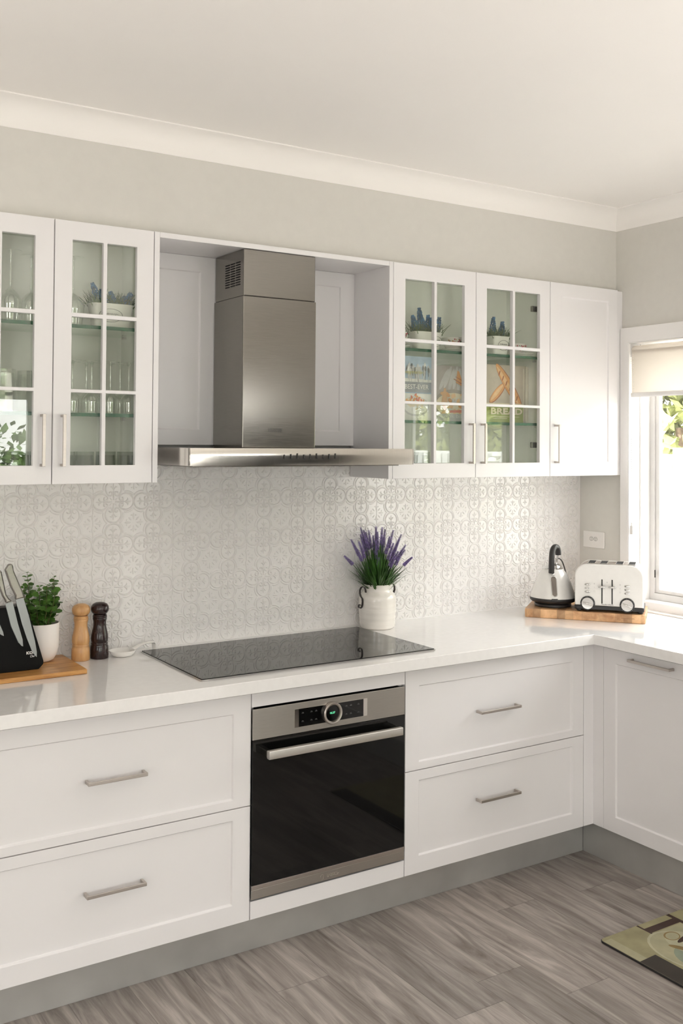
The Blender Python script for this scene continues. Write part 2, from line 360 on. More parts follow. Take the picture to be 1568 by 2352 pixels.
# little stepped bead in the reveal
mb.box(XR+.055,XR+.115,WY1-.012,WY1-.004,.945,WZ1-.004)
mb.build('reveal','trim',win,bevel=.0015)
FX=XR+.115
mull=[(-1.04,.12),(-1.165,.022),(-1.60,.05)]
cuts=[WY0+.004,WY0+.04]
opn=[]
ycur=WY0+.04
for c,w in sorted(mull): cuts+=[c-w/2,c+w/2]
cuts+=[WY1-.036,WY1-.004]
nc=len(cuts)-1
grid_solid(MB(),cuts,[.945,.975,WZ1-.03,WZ1-.004],lambda i,j:j==1 and i%2==1,FX,FX+.042,'x').build('frame','alu',win,bevel=.002,clean=True)
mb=MB()
for i in range(1,nc,2):
    a,b=cuts[i],cuts[i+1]
    if b-a<.1: continue
    grid_solid(mb,[a,a+.022,b-.022,b],[.976,.992,WZ1-.05,WZ1-.031],lambda i,j:i==1 and j==1,FX+.008,FX+.03,'x')
mb.build('sash','alu',win,bevel=.0015)
MB().box(FX+.018,FX+.022,WY0+.01,WY1-.01,.95,WZ1-.01).build('glass_pane','wpane',win)
MB().box(FX-.006,FX,-.350,-.346,1.045,1.08).build('catch','blackp',win,bevel=.002)
# far glass doors (behind and beside the camera)
for nm,ax in(('door_1','f'),('door_2','r')):
    d=bpy.data.objects.new(nm,None); C.objects.link(d); struct(d)
    if ax=='f':
        d.location=(.375,YE,0)
        grid_solid(MB(),[-.5,-.44,.34,.41,1.19,1.25],[0,.08,2.04,2.1],lambda i,j:i in(1,3) and j==1,YE-.09,YE-.04,'y').build('frame','alu',d,clean=True,bevel=.003)
        MB().box(-.45,1.2,YE-.068,YE-.062,.05,2.06).build('glass_pane','wpane',d)
    else:
        d.location=(XR,-5.3,0)
        grid_solid(MB(),[-6.6,-6.54,-5.31,-5.24,-4.01,-3.95],[0,.08,2.04,2.1],lambda i,j:i in(1,3) and j==1,XR+.06,XR+.11,'x').build('frame','alu',d,clean=True,bevel=.003)
        MB().box(XR+.082,XR+.088,-6.55,-4.0,.05,2.06).build('glass_pane','wpane',d)
d=bpy.data.objects.new('added_window_2',None); C.objects.link(d); struct(d); d.location=(-2.25,YE,.85)  # unseen rear window, added to light the left splashback and drawers
grid_solid(MB(),[-3.3,-3.25,-2.27,-2.22,-1.25,-1.2],[.85,.9,2.05,2.1],lambda i,j:i in(1,3) and j==1,YE-.09,YE-.04,'y').build('frame','alu',d,clean=True,bevel=.003)
MB().box(-3.26,-1.24,YE-.068,YE-.062,.89,2.06).build('glass_pane','wpane',d)
d=bpy.data.objects.new('added_window_3',None); C.objects.link(d); struct(d); d.location=(XL,-4.85,.5)  # unseen side window, added to light the worktop and right-hand door
grid_solid(MB(),[-5.6,-5.55,-4.88,-4.82,-4.15,-4.1],[.5,.55,2.05,2.1],lambda i,j:i in(1,3) and j==1,XL-.09,XL-.04,'x').build('frame','alu',d,clean=True,bevel=.003)
MB().box(XL-.068,XL-.062,-5.56,-4.14,.54,2.06).build('glass_pane','wpane',d)
# roller blind
bl=thing('roller_blind','cream translucent roller blind pulled part way down over the kitchen window','blind',(XR+.01,-1.18,2.1))
BX=XR+.004
MB().tube([(BX+.012,WY1-.012,2.068),(BX+.012,WY0+.012,2.068)],.023,20).build('roller_tube','blind',bl,smooth=40)
MB().box(BX-.011,BX-.0095,WY0+.014,WY1-.012,1.875,2.068).build('fabric','blind',bl)
MB().tube([(BX-.010,WY1-.010,1.868),(BX-.010,WY0+.012,1.868)],.0105,12,flat=(1,.5),up=(0,0,1)).build('bottom_rail','trim',bl,smooth=40)
MB().box(BX-.008,BX+.038,WY1-.0075,WY1-.0045,2.04,2.099).box(BX+.005,BX+.02,WY1-.011,WY1-.0075,2.06,2.076).build('bracket','alu',bl,bevel=.001)
mb=MB(); 
for s_,(ya,yb) in enumerate(((WY1-.0095,WY1-.015),(WY1-.021,WY1-.016))):
    for k in range(76):
        z=2.05-k*.0122*.84
        t=k/75
        y=ya+(yb-ya)*t - (.004*math.sin(t*9) if s_ else 0)
        mb.ell((BX-.014,y,z),.0016,.0016,.0020,6,4)
mb.build('bead_chain','socket',bl,smooth=60)
MB().box(BX-.019,BX-.009,WY1-.024,WY1-.008,1.243,1.282).tube([(BX-.014,WY1-.016,1.282),(BX-.014,WY1-.016,1.295)],.004,8).build('chain_tensioner','trim',bl,bevel=.003)
# ------------------------------------------------------------------ outside
struct(MB().box(-40,40,-40,30,-.35,-.25).build('ground','bounce_ground'))
fe=thing('garden_fence','white slatted garden fence standing outside the kitchen window','fence',(6.2,-3,-.25))
mb=MB()
for k in range(122):
    y=-9.4+k*.125; mb.box(6.2,6.225,y,y+.098,-.2,1.53)
mb.build('slats','fence',fe)
MB().box(6.2255,6.27,-9.4,5.9,1.47,1.56).build('rail','fence',fe); MB().box(6.2255,6.27,-9.4,5.9,.0,.08).build('rail','fence',fe)
for k in range(11): MB().box(6.271,6.34,-9.45+k*1.53,-9.36+k*1.53,-.25,1.62).build('post','fence',fe)
random.seed(4)
def leafcloud(mb,c,rad,n,sz,m=0,shell=.55):
    for _ in range(n):
        d=Vector((random.gauss(0,1),random.gauss(0,1),random.gauss(0,1))).normalized()
        p=Vector(c)+Vector((d.x*rad[0],d.y*rad[1],d.z*rad[2]))*(shell+(1-shell)*random.random())
        a=Vector((random.gauss(0,1),random.gauss(0,1),random.gauss(0,1))).normalized(); b=a.cross(d+Vector((.1,.2,.3))).normalized(); s_=sz*(.6+.8*random.random())
        mb.add([p-a*s_,p-b*s_*.5,p+a*s_,p+b*s_*.5],[(0,1,2,3)],m)
def tree(loc,h,rad,n,m,label):
    t=thing('garden_tree',label,'tree',loc,0,'trees behind the garden fence')
    MB().tube([(loc[0],loc[1],loc[2]),(loc[0]+.1,loc[1]+.05,loc[2]+h*.5),(loc[0],loc[1],loc[2]+h*.9)],[.14,.1,.05],8).build('trunk','bark',t,smooth=40)
    mb=MB()
    for k in range(7):
        c=(loc[0]+random.uniform(-.5,.5)*rad,loc[1]+random.uniform(-.8,.8)*rad,loc[2]+h+random.uniform(-.6,.5)*rad)
        leafcloud(mb,c,(rad*.6,rad*.6,rad*.5),n//7,.11)
    mb.build('crown',m,t)
tree((8.6,-3.4,-.25),3.0,1.05,3600,'tree','loose olive green tree opposite the kitchen window')
tree((8.9,-6.6,-.25),2.9,1.1,3600,'tree2','dark green tree behind the far end of the fence')
tree((9.0,.4,-.25),2.7,1.05,3200,'tree','low pale tree behind the near end of the fence')
tree((8.9,4.9,-.25),2.35,1.0,1500,'tree','sparse pale tree seen straight through the kitchen window')
tree((9.2,-9.8,-.25),3.3,1.1,3000,'tree','olive green tree farthest down the fence')
tree((1.0,-13.4,-.25),2.2,1.0,3200,'tree2','round garden tree outside the rear glass doors')
hd_=thing('garden_hedge','clipped green hedge outside the rear glass doors','hedge',(.6,-10.6,-.25))
mb=MB()
for k in range(9): leafcloud(mb,(-2.2+k*.7,-10.6,.70),(.55,.45,1.2),900,.08,0,.5)
mb.build('foliage','tree2',hd_)
hd2=thing('garden_hedge','long olive hedge rising just above the white fence','hedge',(7.2,-6,-.25))
mb=MB()
for k in range(16): leafcloud(mb,(7.2,-9.5+k*.55,1.35),(.4,.5,1.0+.25*math.sin(k*1.7)),650,.09,0,.5)
mb.build('foliage','tree',hd2)
hb=thing('flowering_shrub','green shrub with white flowers just outside the kitchen window','shrub',(4.6,-4.1,-.25))
mb=MB(); leafcloud(mb,(4.6,-4.1,.65),(.45,.6,.85),2600,.06,0,.35); mb.build('foliage','tree',hb)
mb=MB(); 
for _ in range(60):
    d=Vector((random.gauss(0,1),random.gauss(0,1),abs(random.gauss(0,1)))).normalized(); mb.ell((4.6+d.x*.46,-4.1+d.y*.62,.65+d.z*.9),.05,.05,.04,6,4)
mb.build('blossom','bud',hb)
# ------------------------------------------------------------------ pressed panel splashback
S0,SP=-.6228,.2997; PM=SP/2
def relief(mb,pl,w,h,y=0.):
    n=len(pl); h*=2.3; w*=1.05; prof=[(-.5,0),(-.36,.72),(0,1),(.36,.72),(.5,0)]; vs=[]
    for i,(u,z) in enumerate(pl):
        a=pl[max(i-1,0)]; b=pl[min(i+1,n-1)]; dx,dz=b[0]-a[0],b[1]-a[1]; L=math.hypot(dx,dz) or 1
        nx,nz=-dz/L,dx/L; k=1.
        if i in(0,n-1): k=.35
        for q,hh in prof: vs.append((u+nx*q*w*k,y-hh*h*k,z+nz*q*w*k))
    mb.add(vs,[(i*5+j,i*5+j+1,i*5+6+j,i*5+5+j) for i in range(n-1) for j in range(4)])
def motif_lines():
    L=[]; c,r=.30*PM,.190*PM; ro=.243*PM
    for q in range(4):
        A=q*pi/2; ca,sa=math.cos(A),math.sin(A)
        T=lambda u,v:(u*ca-v*sa,u*sa+v*ca)
        pts=[]
        for k in range(-14,15):
            a=R(142*k/14); pts.append((c+r*math.cos(a),r*math.sin(a)))
        # inward curls at both ends
        def curl(sgn):
            a=R(142)*sgn; ex,ey=c+r*math.cos(a),r*math.sin(a)
            rr=.062*PM; cx,cy=ex-math.cos(a)*rr,ey-math.sin(a)*rr; o=[]
            for k in range(1,10):
                b=a+sgn*R(34*k); r2=rr*(1-.072*k); o.append((cx+r2*math.cos(b),cy+r2*math.sin(b)))
            return o
        pts=list(reversed(curl(-1)))+pts+curl(1)
        L.append(([T(*p) for p in pts],.0058,.0016))
        for sg in(1,-1):
            o=[(c+ro*math.cos(R(a))*1.,sg*ro*math.sin(R(a))) for a in range(36,105,8)]
            L.append(([T(*p) for p in o],.0068,.0013))
        # fleur inside the lobe
        L.append(([T(u*PM,0) for u in(.06,.10,.16,.22,.27)],.0056,.0018))
        for sg in(1,-1):
            L.append(([T(u*PM,sg*v*PM) for u,v in((.27,.0),(.32,.02),(.355,.055),(.345,.09))],.0052,.0015))
            L.append(([T(u*PM,sg*v*PM) for u,v in((.205,.010),(.235,.045),(.215,.075))],.0048,.0015))
        L.append(([T(u*PM,0) for u in(.31,.37,.43)],.0056,.0015))
        # centre diamond bead and s-curve
        L.append(([T(u*PM,0) for u in(.035,.055,.075)],.0052,.0013))
        L.append(([T(u*PM,v*PM) for u,v in((.03,.03),(.065,.055),(.10,.09))],.0055,.0015))
        L.append(([T(.484*PM,-.012*PM),T(.5*PM,0),T(.484*PM,.012*PM)],.005,.0012))
    return L
def flower_lines():
    L=[]
    for q in range(8):
        A=q*pi/4; ca,sa=math.cos(A),math.sin(A); T=lambda u,v:(u*ca-v*sa,u*sa+v*ca)
        if q%2==0:
            L.append(([T(u*PM,0) for u in(.07,.11,.15,.19,.225)],.0062,.0014))
            for sg in(1,-1): L.append(([T(u*PM,sg*v*PM) for u,v in((.15,.03),(.18,.055),(.165,.08))],.004,.001))
        else:
            L.append(([T(u*PM,0) for u in(.075,.115,.15,.18)],.0055,.0013))
    return L
ml,fl_=motif_lines(),flower_lines()
sb=MB(); X0=-1.83; ZT=1.62
edges=[X0]+[S0+SP*k for k in range(-4,9)]+[XR-.001]
edges=[e for e in edges if X0<=e<=XR]; edges=sorted(set(edges))
for a,b in zip(edges[:-1],edges[1:]):
    for z0,z1 in((ZW+.002,1.5045),(1.5055,ZT)):
        sb.add([(a+.0006,0,z0),(b-.0006,0,z0),(b-.0006,0,z1),(a+.0006,0,z1),(a-.0003,.0022,z0-.0008),(b+.0003,.0022,z0-.0008),(b+.0003,.0022,z1+.0008),(a-.0003,.0022,z1+.0008)],
          [(0,1,2,3),(4,5,1,0),(5,6,2,1),(6,7,3,2),(7,4,0,3)])
    for e in (a,):
        relief(sb,[(e+.0026,ZW+.003+(1.5-ZW)*t/6) for t in range(7)],.0028,.0006)
sb.box(X0,XR-.001,.0018,.0075,ZW+.002,ZT)
nx0=int((X0-S0)/PM)-1
for i in range(nx0,22):
    cx=S0+(i+.5)*PM
    for k in range(5):
        cz=.905+(k+.5)*.1502
        if not (X0+.02<cx<XR-.02): continue
        if k==4 and not(-.25<cx<.80): continue
        for pl,w,h in ml:
            if k==4 and max(p[1] for p in pl)+cz>ZT-.002: continue
            P=[(p[0]+cx,p[1]+cz) for p in pl]
            if P[0][0]>XR-.004 or max(p[0] for p in P)>XR-.003: continue
            relief(sb,P,w,h)
    fx=S0+(i+1)*PM
    for k in range(0,5):
        fz=.905+k*.1502
        if not (X0+.03<fx<XR-.03): continue
        for pl,w,h in fl_:
            P=[(p[0]+fx,p[1]+fz) for p in pl]
            if min(p[1] for p in P)<ZW+.004: continue
            relief(sb,P,w,h)
splash=tag(sb.build('splashback','tile',smooth=50),'white pressed metal look splashback with embossed scrolls above the worktop','splashback')
tag(MB().tube([(X0,-.0012,ZW+.0014),(XR-.002,-.0012,ZW+.0014)],.0022,8).build('sealant_bead','tile',smooth=60),'white sealant bead between worktop and embossed splashback','sealant')
# ------------------------------------------------------------------ worktop
pts=[(-1.83,YW),(XIW,YW),(XIW,-2.6),(XR-.002,-2.6),(XR-.002,WY0),(XR+.04,WY0),(XR+.04,WY1-.0045),(XR-.002,WY1-.0045),(XR-.002,-.0005),(-1.83,-.0005)]
pts=[(-1.83,YW),(XIW,YW),(XIW,-2.6),(XR-.0005,-2.6),(XR-.0005,-.0005),(-1.83,-.0005)]
tag(MB().prism(pts,ZW-TW,ZW,'z').build('worktop','top',bevel=.002,seg=3),'glossy white stone L-shaped worktop running along both walls','worktop')
MB().box(XR+.0005,XR+.04,WY0+.005,WY1-.005,ZW+.0008,ZW+.006).build('sill_strip','top',win)
# ------------------------------------------------------------------ handles
def pull(name,parent,x0,x1,z,yf,out=.033,w=.010,vert=False,axis='y'):
    """square bow handle; along x (or z when vert) standing off plane yf"""
    mb=MB(); P=lambda a,k,b:(a,k,b) if axis=='y' else (k,a,b)
    def bx(a0,a1,k0,k1,b0,b1):
        if axis=='y': mb.box(a0,a1,k0,k1,b0,b1)
        else: mb.box(k0,k1,a0,a1,b0,b1)
    o=yf-out; h=w/2
    if not vert:
        bx(x0,x1,o,o+.007,z-h,z+h); bx(x0,x0+.008,o+.007,yf-.0002,z-h,z+h); bx(x1-.008,x1,o+.007,yf-.0002,z-h,z+h)
    else:
        bx(z-h,z+h,o,o+.007,x0,x1); bx(z-h,z+h,o+.007,yf-.0002,x0,x0+.008); bx(z-h,z+h,o+.007,yf-.0002,x1-.008,x1)
    return mb.build(name,'handle',parent,bevel=.001)
# ------------------------------------------------------------------ base cabinets
def drawer_cab(x0,x1,h0,h1,label,group='white drawer cabinets under the worktop'):
    t=thing('drawer_cabinet',label,'cabinet',((x0+x1)/2,-.3,ZK),0)
    MB().box(x0+.001,x1-.001,-.5595,-.01,ZK+.001,ZW-TW-.001).build('carcass','cab',t)
    d=shaker(x0+.0015,x1-.0015,.5015,.849,YF,fb=.026).build('drawer','cab',t,bevel=.0012); pull('handle',d,h0,h1,.668,YF)
    d=shaker(x0+.0015,x1-.0015,ZK,.4985,YF,ft=.034).build('drawer','cab',t,bevel=.0012); pull('handle',d,h0,h1,.349,YF)
    return t
drawer_cab(-.90,0,-.535,-.356,'wide white two-drawer cabinet under the knife block, left of the oven')
drawer_cab(-1.80,-.90,-1.44,-1.26,'white two-drawer cabinet at the far left end of the run')
drawer_cab(.60,1.4728,.921,1.115,'white two-drawer cabinet between the oven and the corner')
t=thing('oven_housing','white cabinet housing the built-in oven, with plain panels above and below it','cabinet',(.3,-.3,ZK))
MB().box(.001,.018,-.559,-.01,ZK,ZW-TW-.001).box(.582,.599,-.559,-.01,ZK,ZW-TW-.001).box(.018,.582,-.559,-.01,ZK,.19).box(.018,.582,-.559,-.01,.825,ZW-TW-.001).box(.018,.582,-.02,-.01,.19,.825).build('carcass','cab',t)
MB().box(.0015,.5985,YF,YF+.019,.806,.849).build('filler_panel','cab',t,bevel=.0012)
MB().box(.0015,.5985,YF,YF+.019,ZK,.199).build('filler_panel','cab',t,bevel=.0012)
t=thing('corner_post','narrow white L-shaped filler post in the inside corner of the base cabinets','cabinet',(1.5,-.6,ZK))
MB().prism([(1.4735,YF),(1.5253,YF),(1.5253,-.633),(1.544,-.633),(1.544,-.5612),(1.4735,-.5612)],ZK,ZW-TW-.001,'z').build('filler_panel','cab',t,bevel=.001)
MB().tube([(1.60,-.46,.0005),(1.60,-.46,ZK)],.015,12).build('leg','blackp',t,smooth=40)
for y0,y1,lab in((-1.117,-.6345,'white base cabinet with a tall shaker door right of the corner'),(-1.6,-1.1185,'white base cabinet second from the corner under the window'),(-2.6,-1.6015,'white sink cabinet at the far end under the window')):
    t=thing('base_cabinet',lab,'cabinet',(1.8,(y0+y1)/2,ZK))
    MB().box(1.546,XR-.01,y0+.001,y1-.001,ZK+.001,ZW-TW-.001).build('carcass','cab',t)
    d=shaker(y0,y1,ZK,.849,1.5253,axis='x').build('door','cab',t,bevel=.0012)
    c=(y0+y1)/2; pull('handle',d,c-.098,c+.098,.825,1.5253,out=.031,axis='x')
# ------------------------------------------------------------------ upper cabinets
def glazed(x0,x1,parent,hx,hinge_right=False):
    z0,z1=ZU0,ZU1; gx0,gx1=x0+.058,x1-.060; gz0,gz1=1.566,2.283; mx=(gx0+gx1)/2; h=.0065
    us=[x0+.0015,gx0,mx-h,mx+h,gx1,x1-.0015]; ws=[z0,gz0,1.797,1.808,2.038,2.051,gz1,z1]
    d=grid_solid(MB(),us,ws,lambda i,j:i in(1,3) and j in(1,3,5),YD,YD+.019,'y').build('door','cab',parent,bevel=.0018,clean=True)
    MB().box(gx0-.008,gx1+.008,YD+.0195,YD+.0230,gz0-.008,gz1+.008).build('glass_pane','pane',d)
    pull('handle',d,1.563,1.726,hx,YD,out=.031,w=.010,vert=True)
    return d
def upper(x0,x1,label,name='wall_cabinet',shelves=True):
    t=thing(name,label,'cabinet',((x0+x1)/2,-.13,ZU0))
    th=.016; yb,yf=-.008,YD+.0235
    mb=MB(); mb.box(x0+.0005,x0+th,yf,yb,ZU0,ZU1-.001).box(x1-th,x1-.0005,yf,yb,ZU0,ZU1-.001).box(x0+th,x1-th,yf,yb,ZU0,ZU0+th).box(x0+th,x1-th,yf,yb,ZU1-th,ZU1-.001).box(x0+th,x1-th,yb-.006,yb,ZU0+th,ZU1-th)
    mb.build('carcass','cabin',t)
    if shelves:
        for z in(2.0065,1.7225):
            sh=MB().box(x0+th+.001,x1-th-.001,YD+.031,yb-.008,z,z+.0115).build('glass_shelf','shelfg',t)
            MB().box(x0+th+.001,x1-th-.001,YD+.0300,YD+.0309,z,z+.0115).build('polished_edge','green',sh)
            for sx in(x0+th,x1-th-.012): 
                for sy in(-.06,-.2): MB().box(sx,sx+.012,sy-.006,sy+.006,z-.008,z-.0004).build('shelf_support','chrome',t)
        for k in range(17):
            z=1.62+k*.04
            for sy in(-.212,):
                MB().box(x1-th-.0006,x1-th+.0002,sy-.0022,sy+.0022,z-.0022,z+.0022).build('shelf_pin_hole','ink',t)
    return t
u0,u1,u2,u3,u4,u5=-.5493,-.2164,.7601,1.1741,1.588,2.0058
L=upper(2*u0-u1,u1,'white wall cabinet with two glazed doors full of glassware, left of the range hood')
glazed(2*u0-u1,u0,L,-.583); glazed(u0,u1,L,-.519)
Rr=upper(u2,u4,'white wall cabinet with two glazed doors holding cookbooks, right of the range hood')
glazed(u2,u3,Rr,1.143); glazed(u3,u4,Rr,1.205)
for z in(2.225,1.64):
    MB().box(u4-.016-.052,u4-.0165,-.235,-.222,z-.012,z+.012).box(u4-.044,u4-.0165,-.2495,-.236,z-.026,z+.010).build('hinge','steel',Rr,bevel=.002)
t=upper(u4,XR-.049,'white wall cabinet with one solid shaker door beside the window',shelves=False)
d=shaker(u4+.0015,u5,ZU0,ZU1,YD,fl=.062,fr=.058,ft=.057,fb=.058,dep=.006).build('door','cab',t,bevel=.0015)
pull('handle',d,1.563,1.728,1.618,YD,out=.031,w=.010,vert=True)
MB().box(XR-.0485,XR-.0005,-.2565,-.24,ZU0,ZU1-.001).build('scribe_filler','cab',t,bevel=.001)
# hood niche
t=thing('hood_surround','open white shaker surround framing the range hood','cabinet',(.272,-.13,ZU0))
MB().box(u1+.0008,u1+.019,YD,-.008,ZU0,ZU1).build('side_panel','cab',t,bevel=.001)
MB().box(u2-.019,u2-.0008,YD,-.008,ZU0,ZU1).build('side_panel','cab',t,bevel=.001)
fx=u2-.0192
q=shaker(-.27,-.034,ZU0+.05,2.30,fx,t=.004,fl=.05,fr=.03,ft=.04,fb=.05,dep=.0025,axis='x')
MB().box(u1+.0195,u2-.0195,YD,-.008,ZU1-.018,ZU1).build('top_panel','cab',t,bevel=.001)
shaker(u1+.0195,.2715,1.632,ZU1-.0185,-.03,t=.018,fl=.062,fr=.208,ft=.056,fb=.056,dep=.005).build('back_panel','cab',t,bevel=.001)
shaker(.2725,u2-.0195,1.632,ZU1-.0185,-.03,t=.018,fl=.205,fr=.066,ft=.056,fb=.056,dep=.005).build('back_panel','cab',t,bevel=.001)
# ------------------------------------------------------------------ range hood
t=thing('range_hood','brushed stainless steel chimney range hood above the cooktop','range hood',(.285,-.2,1.565))
hx0,hx1=-.158,.7285
prof=[(-.0062,1.5655),(-.415,1.5655)]+[(-.444-.0025*math.sin(pi*k/10),1.5655+.0575*k/10) for k in range(11)]+[(-.415,1.6235),(-.0062,1.6235)]
MB().prism([(y,z) for y,z in prof],hx0,hx1,'x').build('canopy','steelh',t,smooth=35)
MB().box(hx0+.03,hx1-.03,-.40,-.04,1.5605,1.5653).build('filter_panel','steel',t,bevel=.002)
MB().prism([(y,z) for y,z in [(-.438,1.5662)]+[(-.445-.003*math.sin(pi*k/10),1.5662+.0565*k/10) for k in range(11)]+[(-.438,1.6227)]],hx1+.0001,hx1+.004,'x').build('end_cap','chrome',t,smooth=35)
MB().prism([(y,z) for y,z in [(-.438,1.5662)]+[(-.445-.003*math.sin(pi*k/10),1.5662+.0565*k/10) for k in range(11)]+[(-.438,1.6227)]],hx0-.004,hx0-.0001,'x').build('end_cap','steel',t,smooth=35)
MB().box(.1165,.4145,-.2705,-.035,1.6237,2.158).build('lower_chimney','steel',t,bevel=.003,seg=3)
MB().box(.119,.412,-.268,-.038,2.1582,2.3243).build('upper_chimney','steel',t,bevel=.003,seg=3)
for c in range(3):
    for k in range(10):
        y=-.240+c*.0415; z=2.199+k*.0088
        MB().prism(rrect(y,y+.0345,z,z+.0042,.0019,2),.1156 if z<2.158 else .1178,.1192,'x').build('vent_slot','dark',t)
M4=Matrix(((1,0,0,.247),(0,0,-1,-.2712),(0,1,0,1.6865),(0,0,0,1)))
MB().box(.218,.276,-.2714,-.2709,1.680,1.6812).box(.218,.276,-.2714,-.2709,1.692,1.6932).build('badge','chrome',t)
mb=MB()
for k in range(14): mb.box(.2195+k*.0041,.2215+k*.0041,-.2714,-.2709,1.6812+.002*(k%2),1.692-.002*((k*5)%3>1))
mb.build('badge_lettering','chrome',t)
for k in range(9):
    mb=MB(); x=.186+k*.0255; mb.tube([(x,-.4505,1.590),(x,-.4492,1.590)],.0022,10); mb.box(x-.0012,x+.0012,-.4500,-.4485,1.5915,1.6025+(k%3)*.002); mb.build('touch_button','ink',t)
# ------------------------------------------------------------------ cooktop
t=thing('cooktop','black glass induction cooktop with thin steel trim set in the white worktop','cooktop',(.29,-.31,ZW))
cx0,cx1,cy0,cy1=-.1655,.7465,-.5645,-.0575
MB().prism(rrect(cx0,cx1,cy0,cy1,.004,3),ZW+.0005,ZW+.0045,'z').build('trim_frame','chrome',t)
MB().prism(rrect(cx0+.003,cx1-.003,cy0+.004,cy1-.004,.003,3),ZW+.0046,ZW+.0065,'z').build('glass_top','hob',t,bevel=.0008)
# ------------------------------------------------------------------ oven
t=thing('oven','built-in black glass oven with stainless steel control panel and bar handle','oven',(.298,-.3,.203))
MB().box(.019,.581,-.575,-.03,.206,.80).build('body','blackm',t)
MB().box(.0015,.5945,-.586,-.5755,.704,.8005).build('control_panel','steeld',t,bevel=.001)
fr=MB().box(.153,.4365,-.5872,-.5862,.7225,.7815).build('display_frame','steelh',t,bevel=.0004)
MB().box(.169,.4205,-.5876,-.5873,.7235,.7805).build('display','black',fr)
mb=MB()
for x in(.183,.216,.234,.352,.370,.400):
    for z in(.7385,.7655): mb.box(x-.0045,x+.0045,-.5879,-.58765,z-.0005,z+.0005); mb.box(x-.003,x+.003,-.5879,-.58765,z+.002,z+.0034)
mb.build('touch_icons','ink2',fr)
prof=[(.027,.0),(.036,.0),(.0355,.010),(.033,.0125),(.0285,.0115),(.0265,.008)]
mb=MB(); n=48; vs=[];
for i in range(n):
    a=2*pi*i/n
    for r,h in prof: vs.append((.294+r*math.cos(a),-.5880-h,.752+r*math.sin(a)))
mb.add(vs,[(i*6+j,i*6+(j+1)%6,((i+1)%n)*6+(j+1)%6,((i+1)%n)*6+j) for i in range(n) for j in range(6)])
dl=mb.build('dial_ring','handle',t,smooth=30,clean=True)
MB().tube([(.294,-.5885,.752),(.294,-.5915,.752)],.0268,32).build('dial_display','black',dl)
MB().text('16:37',.0095,Matrix(((1,0,0,.294),(0,0,-1,-.5920),(0,1,0,.7525),(0,0,0,1)))).build('clock_digits','led',dl)
door=MB().box(.0015,.5945,-.586,-.5755,.2505,.7035).build('door','black',t,bevel=.001)
MB().box(.0015,.5945,-.588,-.5755,.2365,.250).build('door_trim','handle',t,bevel=.001)
MB().box(.0015,.5945,-.586,-.5755,.2065,.236).build('lower_strip','steeld',t,bevel=.001)
M4=Matrix(((1,0,0,.305),(0,0,-1,-.5863),(0,1,0,.2205),(0,0,0,1)))
mb=MB().text('BOSCH',.0150,M4); ci=[(.262+.0062*math.cos(2*pi*k/24),-.5866,.2205+.0085*math.sin(2*pi*k/24)) for k in range(24)]
mb.tube(ci,.0006,4,close=True); mb.tube([(.2595,-.5866,.2145),(.2595,-.5866,.2265)],.0006,4); mb.tube([(.2645,-.5866,.2145),(.2645,-.5866,.2265)],.0006,4)
mb.build('lettering','steelh',t)
h=MB().prism(rrect(-.6415,-.6235,.6525,.6795,.003,3),.033,.548,'x').build('handle','bar',t,bevel=.001,smooth=40)
MB().box(.033,.052,-.623,-.5865,.656,.6765).box(.529,.548,-.623,-.5865,.656,.6765).build('handle_mount','steel',h,bevel=.002)
# ------------------------------------------------------------------ power outlet
t=thing('power_outlet','white double power outlet on the right wall above the toaster','power outlet',(XR,-.09,1.2))
MB().box(XR-.0085,XR-.0005,-.155,-.026,1.162,1.239).build('plate','socket',t,bevel=.003,seg=3)
mb=MB()
for yc in(-.104,-.078):
    ci=[(XR-.0088,yc+.010*math.cos(2*pi*k/20),1.204+.010*math.sin(2*pi*k/20)) for k in range(20)]; mb.tube(ci,.0006,4,close=True)
    mb.box(XR-.0092,XR-.0084,yc-.0042,yc-.0025,1.205,1.210).box(XR-.0092,XR-.0084,yc+.0025,yc+.0042,1.205,1.210).box(XR-.0092,XR-.0084,yc-.0009,yc+.0009,1.196,1.201)
mb.build('socket_face','inkl',t)
# ------------------------------------------------------------------ left chopping board, knife block, knives
t=tag(MB().prism(rrect(-.86,-.430,-.284,-.022,.006,4),ZW+.0005,.920,'z').build('chopping_board','bamboo',bevel=.002),'honey coloured bamboo chopping board under the knife block','chopping board')
kb=thing('knife_block','black magnetic knife block leaning on the bamboo board','knife block',(-.66,-.18,.920))
MB().prism([(-.865,.9205),(-.562,.9205),(-.5475,.935),(-.547,.944),(-.602,1.124),(-.895,1.118)],-.205,-.158,'y').build('body','blackm',kb,bevel=.0015)
MB().box(-.84,-.58,-.157,-.10,.9205,.932).build('base','blackm',kb,bevel=.002)
M4=Matrix(((1,0,0,-.5880),(0,0,-1,-.2053),(.0,1,0,.9745),(0,0,0,1)))
MB().text('ICON',.0115,M4,bold=.0005,w=.027).build('lettering','white',kb)
M4=Matrix(((1,0,0,-.5835),(0,0,-1,-.2053),(.0,1,0,.9635),(0,0,0,1)))
MB().text('Chef',.0105,M4,shear=.4,w=.016).build('lettering','white',kb)
def knife(label,hand,blade,serr,yb=-.2085):
    """hand: outline pts (x,z); blade outline pts"""
    k=thing('kitchen_knife',label,'knife',(blade[0][0],yb,blade[0][1]))
    MB().prism(blade,yb-.0008,yb+.0028,'y').build('blade','blade',k)
    MB().prism(hand,yb-.009,yb+.009,'y').build('handle','steel',k,bevel=.004,seg=3)
    return k
